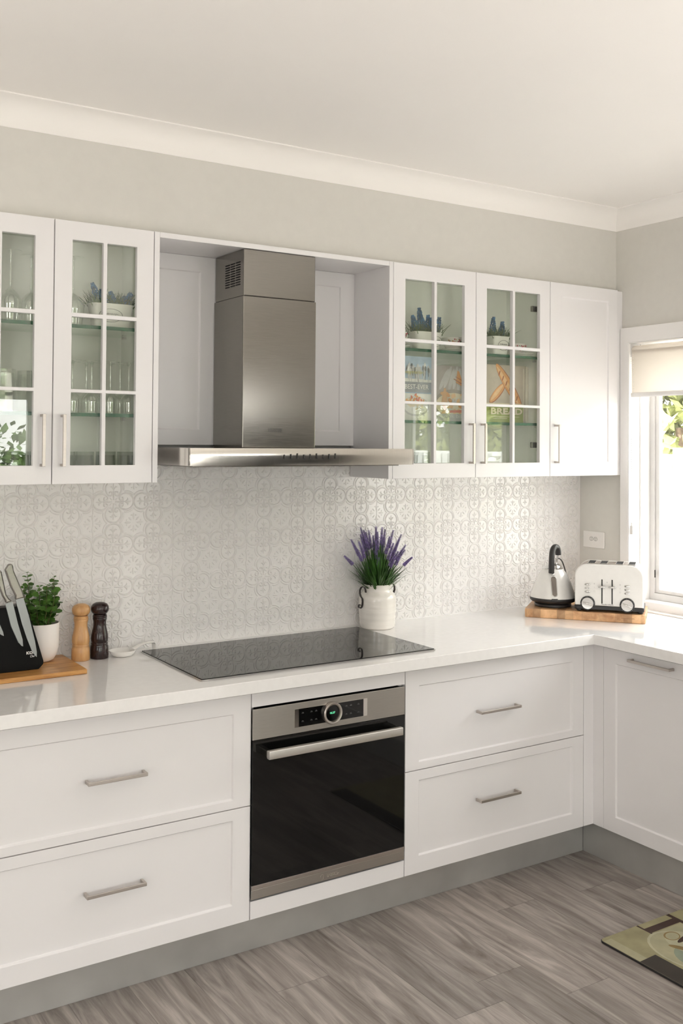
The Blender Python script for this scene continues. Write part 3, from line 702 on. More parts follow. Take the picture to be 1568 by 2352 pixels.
def serrate(a,b,n,amp):
    o=[]; 
    for i in range(n):
        t0=i/n; t1=(i+.5)/n
        L_=math.hypot(b[0]-a[0],b[1]-a[1]); nx,nz=-(b[1]-a[1])/L_,(b[0]-a[0])/L_
        o+=[(a[0]+(b[0]-a[0])*t0,a[1]+(b[1]-a[1])*t0),(a[0]+(b[0]-a[0])*t1+nx*amp,a[1]+(b[1]-a[1])*t1+nz*amp)]
    return o
# right knife: slicing blade
knife('steel slicing knife at the right end of the knife block',
 [(-.6735,1.2405),(-.6625,1.2585),(-.6520,1.259),(-.6480,1.250),(-.6465,1.238),(-.6170,1.168),(-.6120,1.152),(-.6400,1.146),(-.6400,1.158),(-.6560,1.190)],
 [(-.6385,1.146),(-.6140,1.150),(-.5960,1.090),(-.5760,1.010),(-.5700,.976),(-.5700,.960),(-.5760,.966),(-.5860,.982),(-.6020,1.022),(-.6180,1.070)],0)
knife('steel bread knife with serrated edge, second from the right on the knife block',
 [(-.712,1.205),(-.700,1.222),(-.690,1.244),(-.683,1.236),(-.680,1.220),(-.668,1.165),(-.660,1.152),(-.650,1.143),(-.6690,1.138),(-.672,1.148),(-.680,1.160),(-.684,1.172),(-.6950,1.200)],
 [(-.6475,1.140),(-.6300,1.070),(-.6150,1.020),(-.6130,.998)]+[(-.6180,1.000)]+serrate((-.6260,1.010),(-.6500,1.065),14,.0022)+serrate((-.6500,1.065),(-.6690,1.138),18,.0022),1,)
knife('short steel paring knife at the left edge of the photo on the knife block',
 [(-.755,1.222),(-.742,1.232),(-.733,1.215),(-.716,1.155),(-.712,1.142),(-.734,1.138),(-.737,1.150)],
 [(-.7340,1.138),(-.7120,1.142),(-.6880,1.080),(-.6750,1.048),(-.6725,1.036),(-.6800,1.040),(-.7000,1.056),(-.7180,1.080)],0)
# ------------------------------------------------------------------ boxwood pot
pc=(-.523,-.088)
t=thing('potted_boxwood','small leafy green plant in a round white pot behind the knife block','potted plant',(pc[0],pc[1],.920))
prof=[(.0,.9205),(.030,.9205),(.042,.927),(.051,.942),(.0565,.965),(.058,.99),(.0585,1.046),(.0560,1.046),(.0555,1.030),(.0,1.030)]
MB().lathe(prof,*pc,40).build('pot','whitepot',t,smooth=40)
MB().lathe([(0,1.0305),(.055,1.0305),(.03,1.036),(0,1.038)],*pc,24).build('soil','soil',t,smooth=40)
random.seed(11)
stems=MB(); lv=MB()
RC=Vector((.8412,-.5408,0)); CC=Vector((-.5408,-.8412,0))
def bleaf(mb,p,d,up,l,w):
    d=d.normalized(); s_=d.cross(up).normalized(); n=s_.cross(d)
    P=[p,p+d*l*.35+s_*w*.5+n*l*.06,p+d*l*.75+s_*w*.42-n*l*.02,p+d*l-n*l*.12,p+d*l*.75-s_*w*.42-n*l*.02,p+d*l*.35-s_*w*.5+n*l*.06,p+d*l*.45-n*l*.06]
    mb.add(P,[(0,1,6),(1,2,6),(2,3,6),(3,4,6),(4,5,6),(5,0,6)])
def vx(pt,px,d=0):  # offset in the view-parallel direction
    return Vector((pc[0],pc[1],0))+RC*px+CC*d
specs=[(-.047,.0,1.208,-.012),(.042,.0,1.194,.01),(.0,.02,1.165,.0),(.025,.02,1.170,.004),(-.055,.01,1.16,-.02),(.05,.02,1.150,.012),(-.02,-.03,1.15,0),(.015,-.03,1.16,.01),(-.03,.04,1.12,-.01),(.03,.045,1.125,.01),(.0,.05,1.10,0),(.05,-.02,1.12,.02),(-.045,.03,1.12,-.02),(.035,-.01,1.18,.008),(.01,0,1.14,0),(-.01,.045,1.115,0),(.045,.035,1.105,.01)]
for (px,dd,zt,dx) in specs:
    b=vx(0,px*.45,dd*.5)+Vector((0,0,1.034)); e=vx(0,px,dd)+Vector((0,0,zt)); mid=(b+e)/2+RC*dx*.5
    pts=[b,mid,e]; stems.tube([tuple(b),tuple(mid),tuple(e)],[.0016,.0013,.0007],5)
    Ln=(e-b).length; n=max(5,int(Ln/.0145)); a=random.random()*3
    for k in range(n):
        t_=.12+.88*k/(n-1); p=b*(1-t_)**2+mid*2*t_*(1-t_)+e*t_*t_; a+=pi/2+random.uniform(-.3,.3)
        sz=(.0255 if t_<.8 else .0255-.014*(t_-.8)/.2)*random.uniform(.85,1.15)
        for s_ in(0,pi):
            h=Vector((math.cos(a+s_),math.sin(a+s_),random.uniform(.15,.7)))
            bleaf(lv,p,h,(Vector((0,0,1))+CC*random.uniform(.2,1.2)),sz,sz*.85)
stems.build('stem','stem',t,smooth=60); lv.build('foliage','leaf',t,smooth=180)
# ------------------------------------------------------------------ pepper mills
def mill(c,m,label):
    z=ZW+.0005
    t=thing('pepper_mill',label,'pepper mill',(c[0],c[1],ZW))
    s=1.02
    body=[(0,0),(.0292,0),(.0302,.002),(.0300,.028),(.0290,.040),(.0268,.0455),(.0278,.048),(.0277,.0505),(.0264,.0525),(.0276,.0555),(.0286,.060),(.0288,.067),(.0278,.078),(.0248,.091),(.0222,.103),(.0211,.113),(.0216,.123),(.0234,.1295),(.0238,.133),(.0224,.1345),(.0238,.136),(.0240,.139),(.0226,.1405),(.0236,.142),(.0215,.1455),(0,.1455)]
    MB().lathe([(r*s,z+h*s) for r,h in body],c[0],c[1],32).build('body',m,t,smooth=50)
    head=[(0,.1457),(.0180,.1457),(.0240,.149),(.0285,.156),(.0300,.1635),(.0288,.172),(.0238,.1795),(.0140,.1845),(0,.186)]
    MB().lathe([(r*s,z+h*s) for r,h in head],c[0],c[1],32).build('head',m,t,smooth=50)
mill((-.3835,-.0715),'millL','light beech pepper mill, left one of the pair beside the chopping board')
mill((-.3185,-.0725),'millD','dark walnut pepper mill beside the light one')
# ------------------------------------------------------------------ spoon rest
t=thing('spoon_rest','shallow white ceramic spoon rest beside the dark pepper mill','spoon rest',(-.238,-.085,ZW))
c=(-.240,-.083)
bp=[(0,.0008),(.028,.0008),(.036,.004),(.043,.012),(.0465,.019),(.0455,.0205),(.0440,.0195),(.036,.0085),(.026,.0045),(0,.004)]
MB().lathe([(r,ZW+z) for r,z in bp],*c,36,sx=1.,sy=.95).build('bowl','wcer',t,smooth=50)
d=Vector((.93,.22,0)).normalized(); hp=[]
mb=MB(); a0=Vector((c[0],c[1],ZW+.0175))
pts=[a0+d*.038,a0+d*.052+Vector((0,0,.004)),a0+d*.068+Vector((0,0,.011)),a0+d*.085+Vector((0,0,.014)),a0+d*.105+Vector((0,0,.015)),a0+d*.124+Vector((0,0,.014)),a0+d*.130+Vector((0,0,.007)),a0+d*.131+Vector((0,0,-.006)),a0+d*.131+Vector((0,0,-.0165))]
mb.tube(pts,[.016,.014,.013,.013,.013,.013,.012,.011,.010],12,flat=(.28,1.),up=(0,0,1)); mb.build('handle','wcer',t,smooth=60)
# ------------------------------------------------------------------ vase
vc=Vector((.8235,-.0865,0))
t=thing('ceramic_vase','cream ceramic jar with black scrolled iron handles at the back corner of the cooktop','vase',(vc.x,vc.y,ZW))
prof=[(0,.0005),(.064,.0005),(.0685,.003),(.0705,.009)]
for k in range(15):
    z=.016+k*.0078; prof.append((.0715+.0045*min(1,k/8)+.0007*math.sin(k*2.1),z))
prof=prof[:-2]+[(.0752,.120),(.0735,.128),(.0690,.136),(.0625,.1425),(.0578,.149),(.0562,.156),(.0572,.164),(.0605,.170),(.0618,.1735),(.0600,.1755),(.0575,.1735),(.0545,.160),(.054,.15),(0,.15)]
MB().lathe([(r,ZW+z) for r,z in prof],vc.x,vc.y,56).build('jar','ceramic',t,smooth=60)
hd=(RC*math.cos(R(38))-CC*math.sin(R(38))).normalized(); hw=Vector((0,0,1)).cross(hd).normalized()
hl=[(.060,.142),(.0625,.156),(.068,.1655),(.0765,.169),(.0855,.165),(.0905,.155),(.0905,.143),(.086,.131),(.078,.121),(.0765,.110),(.0775,.098),(.0805,.089),(.088,.0845),(.0955,.088),(.0965,.096),(.0915,.0995),(.0875,.0965)]
for s_ in(1,-1):
    mb=MB(); P=[vc+hd*s_*r+Vector((0,0,ZW+z)) for r,z in hl]
    mb.tube(P,.0042,4,flat=(.42,1.5),up=tuple(hw.cross(Vector((0,0,1))))) if False else None
    # flat strip: width along hw
    n=len(P); vs=[]
    for i,p in enumerate(P):
        tg=(P[min(i+1,n-1)]-P[max(i-1,0)]).normalized(); nn=tg.cross(hw).normalized()
        for a,b in((-1,-1),(1,-1),(1,1),(-1,1)): vs.append(p+hw*a*.0045+nn*b*.0011)
    mb.add(vs,[(i*4+j,i*4+(j+1)%4,i*4+4+(j+1)%4,i*4+4+j) for i in range(n-1) for j in range(4)]+[(3,2,1,0),tuple(4*(n-1)+j for j in range(4))])
    mb.build('handle','iron',t,smooth=50)
# ------------------------------------------------------------------ lavender
random.seed(5)
lb=thing('lavender_bouquet','bunch of artificial purple lavender with green grass blades in the cream jar','artificial flowers',(vc.x,vc.y,ZW+.155))
g=MB()
base=vc+Vector((0,0,ZW+.156))
def blade(mb,p0,dirv,L_,droop,w):
    pts=[]; n=7; side=dirv.cross(Vector((0,0,1)))
    side=(side if side.length>.05 else RC).normalized()
    vs=[]
    for k in range(n+1):
        t_=k/n; p=p0+dirv*L_*t_+Vector((dirv.x,dirv.y,0))*L_*droop*t_*t_*.6-Vector((0,0,1))*L_*droop*t_*t_*.75
        if p.y>-.004: p.y=-.004
        ww=w*(1-t_**2)*.5+.00015; up=Vector((0,0,1))*w*.15*(1-t_)
        vs+=[p-side*ww,p+up,p+side*ww]
    mb.add(vs,[(k*3+j,k*3+j+1,k*3+4+j,k*3+3+j) for k in range(n) for j in range(2)])
for i in range(760):
    a=random.random()*2*pi; tilt=random.uniform(0,1.)*(.88 if i%9 else 1.1)
    if random.random()<.2: tilt*=.5
    d=Vector((math.cos(a)*math.sin(tilt),math.sin(a)*math.sin(tilt)*.75,math.cos(tilt)))
    p0=base+Vector((math.cos(a),math.sin(a),0))*random.uniform(.0,.05)*(tilt+.3)
    if p0.y>-.02:p0.y=-.02
    L_=random.uniform(.11,.19)*(1.12-.42*tilt)
    blade(g,p0,d,L_,random.uniform(.05,.55)*(.25+.6*tilt),random.uniform(.0036,.0068))
g.build('grass_blades','grass',lb,smooth=60)
tips=[(390,115),(600,95),(685,100),(840,145),(950,200),(1000,330),(1090,490),(255,260),(385,205),(165,485),(595,290),(500,150),(730,140),(632,505),(360,285),(495,640),(990,395),(460,170),(830,300),(850,480),(620,160),(900,420),(430,140),(560,215),(780,215),(700,230),(910,250),(300,330),(430,260),(880,330)]
for i,(tx,tz) in enumerate(tips):
    px=(tx-625)/3461; pz=(1480-tz)/3461; dp=random.uniform(-.035,.055)
    if tz>280: dp=random.uniform(.03,.07)
    tip=vc+RC*px+CC*dp+Vector((0,0,ZW+pz))
    if tip.y>-.012: tip.y=-.012
    b0=base+RC*px*.25+CC*dp*.25
    if b0.y>-.03: b0.y=-.03
    mid=(b0+tip)/2+Vector((0,0,.012))-RC*px*.08
    B=lambda q:b0*(1-q)**2+mid*2*q*(1-q)+tip*q*q
    L_=(tip-b0).length; fl=.076 if tz<480 else .050; q0=max(.1,1-fl/L_)
    sp=MB()
    n=22
    for k in range(n):
        q=q0+(1-q0)*k/(n-1); p=B(q); dr=(B(min(1,q+.01))-B(q-.01)).normalized()
        rr=.0060*(1-.55*(k/(n-1)))+.0008
        a_=dr.cross(Vector((.3,.7,.2))).normalized(); b_=dr.cross(a_)
        for j in range(7):
            an=2*pi*j/7+k*.7+random.uniform(-.2,.2); o=(a_*math.cos(an)+b_*math.sin(an))
            c0=p+o*rr*.6; e=p+o*rr*1.25+dr*rr*.9; s2=o.cross(dr)*rr*.42; n2=dr*rr*.35
            sp.add([c0,e,c0*.5+e*.5+s2,c0*.5+e*.5-s2,c0*.5+e*.5+n2],[(0,2,4),(2,1,4),(1,3,4),(3,0,4),(0,3,1,2)])
    f=sp.build('flower_spike','purple',lb)
    MB().tube([tuple(B(x/6)) for x in range(7)],.0011,5).build('stem','grass',f,smooth=60)
# ------------------------------------------------------------------ right board, kettle, toaster
bo=Vector((1.505,-.208,0)); bu=Vector((.309,-.387,0)).normalized(); bv=Vector((-bu.y,bu.x,0))
BL=.4955; BT=.9415
bang=math.atan2(bu.y,bu.x)
t=thing('butcher_board','thick end-grain wooden board carrying the kettle and toaster','chopping board',(bo.x,bo.y,ZW+.0005),bang)
MB().prism(rrect(0,BL,0,.262,.012,4),0,BT-ZW-.0005,'z').build('block','butcher',t,bevel=.002,local=True)
MB().text('MASPROOM',.0065,Matrix(((1,0,0,BL-.07),(0,0,-1,-.0003),(0,1,0,.018),(0,0,0,1))),w=.05).build('stamp','burn',t,local=True)
MB().prism(rrect(.06,.10,.012,.020,.0035,3),BL-.001,BL+.0004,'x').build('hand_slot','ink',t,local=True)
def onb(u,v,z=0): return bo+bu*u+bv*v+Vector((0,0,BT+.0004+z))
# kettle
kc=onb(.1045,.122); 
t=thing('electric_kettle','pearl white pyramid kettle with black loop handle on the wooden board','kettle',tuple(kc))
r_=RC; cc_=CC
MB().lathe([(0,0),(.076,0),(.079,.003),(.079,.012),(.074,.017),(0,.017)],0,0,40).build('power_base','blackp',t,smooth=40,local=True)
MB().lathe([(0,.0175),(.080,.0175),(.092,.021),(.0985,.028),(.1000,.036),(.0985,.0395),(0,.0395)],0,0,48).build('bottom_ring','blackp',t,smooth=40,local=True)
prof=[(.0985,.0398),(.0975,.046),(.093,.060),(.085,.082),(.0755,.105),(.065,.128),(.0535,.148),(.0445,.160),(.0425,.1615),(.0,.1615)]
bd=MB().lathe([(0,.0398)]+prof,0,0,56).build('body','kettle',t,smooth=50,local=True)
MB().lathe([(.0,.1617),(.0435,.1617),(.0430,.165),(.040,.166),(.037,.173),(.029,.180),(.018,.1845),(.008,.186),(0,.186)],0,0,40).build('lid','chrome',t,smooth=50,local=True)
# spout at the left-back
sp=MB(); 
MB().lathe([(.0,.1862),(.006,.1862),(.0055,.194),(.0065,.200),(.0065,.206),(0,.206)],r_.x*.016+cc_.x*-.004,r_.y*.016-cc_.y*.004,16).build('lid_knob','chrome',t,smooth=50,local=True)
def RP(a,b,z): v=r_*a+cc_*b; return (v.x,v.y,z)
hp=[RP(-.0175,.052,.148),RP(-.0175,.054,.165),RP(-.0172,.055,.19),RP(-.0165,.055,.213),RP(-.0145,.052,.232),RP(-.0095,.045,.248),RP(-.001,.036,.2575),RP(.009,.026,.2575),RP(.0165,.018,.248),RP(.0195,.014,.235),RP(.0205,.012,.222)]
# smooth the path
def smoothp(P,n=4):
    o=[];P=[Vector(p) for p in P]
    for i in range(len(P)-1):
        p0=P[max(i-1,0)];p1=P[i];p2=P[i+1];p3=P[min(i+2,len(P)-1)]
        for k in range(n):
            t_=k/n; o.append(.5*((2*p1)+(p2-p0)*t_+(2*p0-5*p1+4*p2-p3)*t_*t_+(3*p1-p0-3*p2+p3)*t_**3))
    o.append(P[-1]); return o
hs=smoothp(hp); MB().tube(hs,[.0115]*(len(hs)),16,flat=(1.0,1.15)).build('handle','blackp',t,smooth=50,local=True)
MB().tube([RP(.0185,.010,.222),RP(.017,.006,.204)],.0045,12).build('handle_link','chrome',t,smooth=50,local=True)
# water window on the front
mb=MB(); mw=MB()
def surf(a,z,off=0.):  # point on cone front at horizontal offset a and height z
    import bisect
    P=prof; rr=P[0][0]
    for (r0,z0),(r1,z1) in zip(P[:-1],P[1:]):
        if z0<=z<=z1 and z1>z0: rr=r0+(r1-r0)*(z-z0)/(z1-z0)
    b=math.sqrt(max(0,rr*rr-a*a)); return RP(a,b+off,z)
ac=-.0115
ring=[]; 
for k in range(28):
    an=2*pi*k/28; ring.append((ac+.0118*math.cos(an)*1.0, .094+.0355*math.sin(an) if abs(math.sin(an))<.0 else .094+(.028*(1 if math.sin(an)>0 else -1)+.0100*math.sin(an))))
def oval(w,h,n=28):
    o=[]
    for k in range(n):
        an=2*pi*k/n; s_=math.sin(an); o.append((ac+w*math.cos(an),.0935+(h-w)*(1 if s_>=0 else -1)+w*s_))
    return o
O=oval(.0098,.0400); vs=[surf(a,z,.0022) for a,z in O]; vc2=surf(ac,.0935,.0026)
mw.add(vs+[surf(ac,.12,.0026),surf(ac,.067,.0026)],[(k,(k+1)%28,28 if k<14 else 29) for k in range(28)]+[(0,28,29),(14,29,28)])
mw.build('water_window','smoke',t,smooth=80,local=True)
MB().tube([surf(a,z,.0014) for a,z in oval(.0115,.0418)],.0019,8,close=True).build('window_ring','chrome',t,smooth=60,local=True)
MB().ell(surf(ac,.141,.004),.0062,.0062,.0062,14,10).build('handle_rivet','chrome',t,smooth=60,local=True)
MB().box(-.013,.013,-.004,.004,-.005,.005).build('switch','blackp',t,local=True,bevel=.002,loc=RP(-.012,.0975,.038),rot=(0,0,math.atan2(RC.y,RC.x)))
cord=smoothp([RP(.020,-.020,.198),RP(.034,-.040,.200),RP(.052,-.060,.187),RP(.068,-.080,.155),RP(.080,-.098,.12),RP(.088,-.102,.09),RP(.090,-.100,.05),RP(.075,-.075,.004)])
MB().tube(cord,.0030,8).build('power_cord','blackp',t,smooth=60,local=True)
# toaster
TL=.279
tp=onb(.2085,.012)
t=thing('toaster','pearl white four-slice toaster with chrome dials on the wooden board','toaster',(tp.x,tp.y,tp.z),bang)
def tout(x0,x1,z0,z1,r):
    o=[(x0,z0),(x1,z0)]
    for k in range(11): a=R(90*k/10); o.append((x1-r+r*math.cos(a),z1-r+r*math.sin(a)))
    for k in range(11): a=R(90+90*k/10); o.append((x0+r+r*math.cos(a),z1-r+r*math.sin(a)))
    return o
MB().prism(tout(0,TL,.026,.199,.050),0,.013,'y').build('front_plate','kettle',t,local=True,bevel=.0055,seg=4,smooth=50)
MB().prism(tout(.0025,TL-.0025,.026,.1975,.049),.0132,.158,'y').build('shell','handle',t,local=True,smooth=30)
MB().prism(tout(0,TL,.026,.199,.050),.1582,.171,'y').build('back_plate','kettle',t,local=True,bevel=.0055,seg=4,smooth=50)
MB().prism(rrect(-.002,TL+.002,.004,.168,.012,4),.008,.0258,'z').build('base','blackp',t,local=True,bevel=.003)
for x in(.018,TL-.014):
    for y in(.018,.15): MB().lathe([(0,0),(.009,0),(.012,.004),(.011,.0078),(0,.0078)],x,y,16).build('foot','blackp',t,smooth=40,local=True)
for x in(.052,.1015,.166,.217):
    mb=MB(); grid_solid(mb,[x-.0035,x,x+.026,x+.0295],[.030,.034,.142,.146],lambda i,j:i==1 and j==1,.1975,.2005,'z')
    sl=mb.build('slot_frame','chrome',t,local=True,bevel=.001,clean=True)
    MB().box(x,x+.026,.034,.142,.1976,.1982).build('slot_opening','dark',sl,local=True)
for x in(.1118,.153):
    MB().prism(rrect(x-.0024,x+.0024,.036,.138,.0022,3),-.0006,-.0001,'y').build('lever_slot','dark',t,local=True)
    MB().ell((x,-.007,.107),.0160,.0075,.0052,20,10).build('lever','chrome',t,smooth=60,local=True)
for x,flip in((.0526,1),(.2138,-1)):
    for z in(.1133,.0983,.0832):
        b_=MB().ell((x,-.0005,z),.0125,.0035,.0050,20,8).build('button','chrome',t,smooth=60,local=True)
        MB().ell((x+flip*.006,-.004,z-.0008),.0013,.0008,.0013,8,6).build('indicator_light','ink',b_,smooth=60,local=True)
for x,z,an in((.0535,.0355,-14),(.2135,.0350,-24)):
    n=40; pr_=[(.0235,0),(.0303,0),(.0296,.004),(.0245,.005),(.0235,.003)]; vs=[]
    for i in range(n):
        a=2*pi*i/n
        for r,h in pr_: vs.append((x+r*math.cos(a),-.0002-h,z+r*math.sin(a)))
    K=len(pr_); mb=MB().add(vs,[(i*K+j,i*K+(j+1)%K,((i+1)%n)*K+(j+1)%K,((i+1)%n)*K+j) for i in range(n) for j in range(K)])
    for q in range(7):
        a=R(-40+q*45); mb.box(x+.027*math.cos(a)-.0005,x+.027*math.cos(a)+.0005,-.0056,-.0050,z+.027*math.sin(a)-.0005,z+.027*math.sin(a)+.0005,1)
    dl=mb.build('dial','blackp,white'.split(','),t,smooth=30,local=True)
    MB().tube([(x,-.0003,z),(x,-.0090,z)],.0228,36).build('dial_knob','chrome',dl,smooth=30,local=True,bevel=.001)
    a=R(an); MB().tube([(x-.019*math.cos(a),-.0105,z-.019*math.sin(a)),(x,-.0135,z),(x+.019*math.cos(a),-.0105,z+.019*math.sin(a))],[.0015,.0042,.0015],10).build('dial_grip','chrome',dl,smooth=60,local=True)
MB().text('morphy richards',.0085,Matrix(((1,0,0,.134),(0,0,-1,-.0002),(0,1,0,.0345-.001),(0,0,0,1))),w=.047).build('lettering','ink',t,local=True)
mb=MB()
for x,zs in((.0805,(.118,.1025,.087)),(.185,(.118,.1025,.087)),(.1325,(.126,))):
    for i,z in enumerate(zs):
        if i==0:
            for q in range(4): 
                a=pi*q/4; mb.tube([(x-.003*math.cos(a),-.0002,z-.003*math.sin(a)),(x+.003*math.cos(a),-.0002,z+.003*math.sin(a))],.0003,4)
        elif i==1: mb.tube([(x-.002,-.0002,z+.003),(x,-.0002,z),(x+.002,-.0002,z+.003)],.0003,4).tube([(x-.002,-.0002,z-.003),(x,-.0002,z),(x+.002,-.0002,z-.003)],.0003,4)
        else: mb.tube([(x+.003*math.cos(k*pi/8),-.0002,z+.003*math.sin(k*pi/8)) for k in range(16)],.0003,4,close=True)
mb.build('printed_icons','inkl',t,local=True)
MB().tube(smoothp([(-.0005,.172,.055),(-.003,.178,.06),(-.005,.184,.058),(-.003,.190,.045),(.005,.195,.02),(.02,.198,.01),(.04,.20,.004)]),.0028,8).build('power_cord','blackp',t,smooth=60,local=True)
# ------------------------------------------------------------------ glassware
def stemglass(h,rb,rr,rf,bowlh,name,label,group):
    """upside down stemware: rim at z=0, foot at z=h"""
    t=thing(name,label,'glass',(0,0,0),0,group)
    P=[(rr,0),(rr*1.03,.002)]
    for k in range(1,9):
        q=k/8; P.append((rr+(rb-rr)*math.sin(q*pi*.55)/1. if q<.55 else rb*math.cos((q-.55)/.45*pi/2*.97),bowlh*q))
    P+=[(.0042,bowlh+.006),(.0034,bowlh+.02),(.0034,h-.016),(.006,h-.007),(rf*.6,h-.0035),(rf,h-.0015),(rf,h),(0,h)]
    Q=[(0,bowlh-.004)]+[(max(r-.0014,0),z) for r,z in reversed(P[:9]) if z<bowlh-.006]+[(rr-.0012,0)]
    MB().lathe(P[:10],0,0,28).build('bowl','glass',t,smooth=60,local=True)
    MB().lathe(P[9:],0,0,24).build('stem_and_foot','glass',t,smooth=60,local=True)
    return t
S1,S2,S3=2.0184,1.7344,ZU0+.0165
gl=[]
def place(proto,first,loc,label,rz=0):
    o=proto if first else copy_tree(proto); o.location=loc; o['label']=label; return o
wg=stemglass(.232,.040,.030,.036,.118,'wine_glass','','upside-down wine glasses on the upper glass shelf')
for i,(x,y,lb_) in enumerate(((-.650,-.14,'upside-down wine glass leftmost on the upper shelf of the left cabinet'),(-.568,-.08,'upside-down wine glass on the upper shelf just behind the left door frame'),(-.447,-.14,'upside-down wine glass beside the long planter of blue flowers'),(-.71,-.08,'upside-down wine glass at the back left of the upper shelf'))):
    place(wg,i==0,(x,y,S1),lb_)
fg=stemglass(.176,.030,.026,.030,.078,'champagne_glass','','short stemmed glasses on the middle glass shelf')
row=['leftmost','second','third','fourth']
for i,x in enumerate((-.445,-.380,-.315,-.250)):
    place(fg,i==0,(x,-.14,S2),'upside-down stemmed glass, %s from the left on the middle shelf'%row[i])
for i,x in enumerate((-.455,-.395,-.335,-.275)):
    place(fg,False,(x+.02,-.070,S2),'upside-down stemmed glass in the back row, %s from the left'%row[i])
def tumbler(h,r0,r1,name,group,m='glass'):
    t=thing(name,'','glass',(0,0,0),0,group)
    n=10; mb=MB(); P=[(r1,0),(r1*1.0,.004),(r1*.97,h*.45),(r0*1.02,h*.8),(r0,h*.9),(r0,h),(0,h)]
    mb.lathe(P,0,0,n); mb.build('cup',m,t,smooth=20,local=True)
    MB().lathe([(r1-.003,0),(r0-.004,h-.012),(0,h-.012)],0,0,n).build('inner_wall',m,t,smooth=20,local=True); return t
tb=tumbler(.135,.031,.040,'tumbler','faceted tumblers on the middle glass shelf')
for i,(x,y) in enumerate(((-.665,-.16),(-.585,-.11),(-.735,-.12),(-.80,-.16),(-.665,-.065))):
    place(tb,i==0,(x,y,S2),['upside-down faceted tumbler in front on the middle shelf of the left cabinet','upside-down faceted tumbler beside the door frame on the middle shelf','upside-down faceted tumbler behind the front one','upside-down faceted tumbler farthest left on the middle shelf','upside-down faceted tumbler at the back of the middle shelf'][i])
db=tumbler(.085,.034,.037,'whisky_tumbler','dark tumblers on the cabinet floor','glassd')
for i,(x,y) in enumerate(((-.475,-.16),(-.40,-.13),(-.325,-.13),(-.262,-.16),(-.64,-.15),(-.71,-.12),(-.59,-.08))):
    place(db,i==0,(x,y,S3),'smoky tumbler on the left cabinet floor, '+['below the leftmost stemmed glass','second from the left behind the right door','third from the left behind the right door','rightmost beside the side panel','behind the left door handle','at the far left','behind the left door frame'][i])
for i,(x,y) in enumerate(((1.0,-.14),(.90,-.12))):
    o=copy_tree(db); o.location=(x,y,S3); o['group']='tumblers below the cookbooks'; o['label']='dark tumbler on the floor of the right cabinet, '+['nearer the door handle','nearer the range hood'][i]
# ------------------------------------------------------------------ hyacinth planters
def planter(c,z,L_,D,h,spikes,label,seed,logo=(0,.03)):
    random.seed(seed)
    t=thing('flower_planter',label,'planter',(c[0],c[1],z),0,'white enamel planters of blue grape hyacinths')
    n=40; mb=MB(); P=[]
    def ring(l,d,zz,n=40):
        o=[]
        for k in range(n):
            a=2*pi*k/n; ca,sa=math.cos(a),math.sin(a); e=.55
            o.append((l/2*abs(ca)**e*(1 if ca>0 else -1),d/2*abs(sa)**e*(1 if sa>0 else -1),zz))
        return o
    rings=[ring(L_*.80,D*.75,.001),ring(L_,D,h),ring(L_*1.03,D*1.05,h-.002),ring(L_*1.03,D*1.05,h+.001),ring(L_*.96,D*.93,h+.001),ring(L_*.94,D*.9,h-.012)]
    vs=[p for r in rings for p in r]
    mb.add(vs,[(j*n+k,j*n+(k+1)%n,(j+1)*n+(k+1)%n,(j+1)*n+k) for j in range(5) for k in range(n)]+[tuple(reversed(range(n)))])
    mb.build('pot','planter',t,smooth=40,local=True)
    MB().add(ring(L_*.94,D*.9,h-.012),[tuple(range(n))]).build('soil','soil',t,local=True)
    # oval printed emblem
    mb=MB(); lx,lw=logo; hz=h*.52
    yy=lambda zz: -D/2*(.75+.25*zz/h)-.0012
    ci=[(lx+lw*math.cos(2*pi*k/32),yy(hz+h*.27*math.sin(2*pi*k/32)),hz+h*.27*math.sin(2*pi*k/32)) for k in range(32)]
    mb.tube(ci,.0007,4,close=True)
    for rz_,am in((hz+h*.06,.0035),(hz-h*.10,.003)):
        mb.tube([(lx-lw*.66+lw*1.32*k/36,yy(rz_),rz_+am*math.sin(k*1.9)*(.6+.4*math.sin(k*.7))) for k in range(37)],.0005,4)
    mb.build('emblem','ink',t,local=True)
    g=MB()
    for k in range(230):
        x=random.uniform(-.46,.46)*L_; y=random.uniform(-.4,.4)*D
        d=Vector((random.gauss(0,.35)+x/L_*.5,random.gauss(0,.3),1)).normalized()
        p0=Vector((x,y,h-.01)); L2=random.uniform(.032,.062); w=.0042; s_=d.cross(Vector((0,1,0))).normalized(); vs=[]
        for q in range(4):
            tt=q/3; p=p0+d*L2*tt+Vector((d.x,d.y,0))*L2*.5*tt*tt; vs+=[p-s_*w*(1-tt*.9)*.5,p+s_*w*(1-tt*.9)*.5]
        g.add(vs,[(2*q,2*q+1,2*q+3,2*q+2) for q in range(3)])
    g.build('grass_tuft','grass2',t,local=True)
    for (x,tx,zt,ln) in spikes:
        sp=MB(); b=Vector((x,0,h)); e=Vector((tx,random.uniform(-.01,.01),zt)); dr=(e-b).normalized(); ln=min(ln,(e-b).length)
        p0=e-dr*ln; a_=dr.cross(Vector((0,1,0))).normalized(); b_=dr.cross(a_)
        n2=16
        for k in range(n2):
            q=k/(n2-1); p=p0+dr*ln*q; rr=.0125*(1-.75*q)**.8+.001
            for j in range(8):
                an=2*pi*j/8+k*.5+random.uniform(-.2,.2); o=a_*math.cos(an)+b_*math.sin(an); c0=p+o*rr
                sp.ell(tuple(c0+Vector((random.uniform(-1,1),random.uniform(-1,1),random.uniform(-1,1)))*.0016),.0027,.0027,.0032,5,3)
        f=sp.build('flower_spike','blue',t,smooth=60,local=True)
        MB().tube([tuple(b-Vector((0,0,.01))),tuple(e-dr*.004)],.0014,5).build('stem','grass2',f,smooth=60,local=True)
    return t
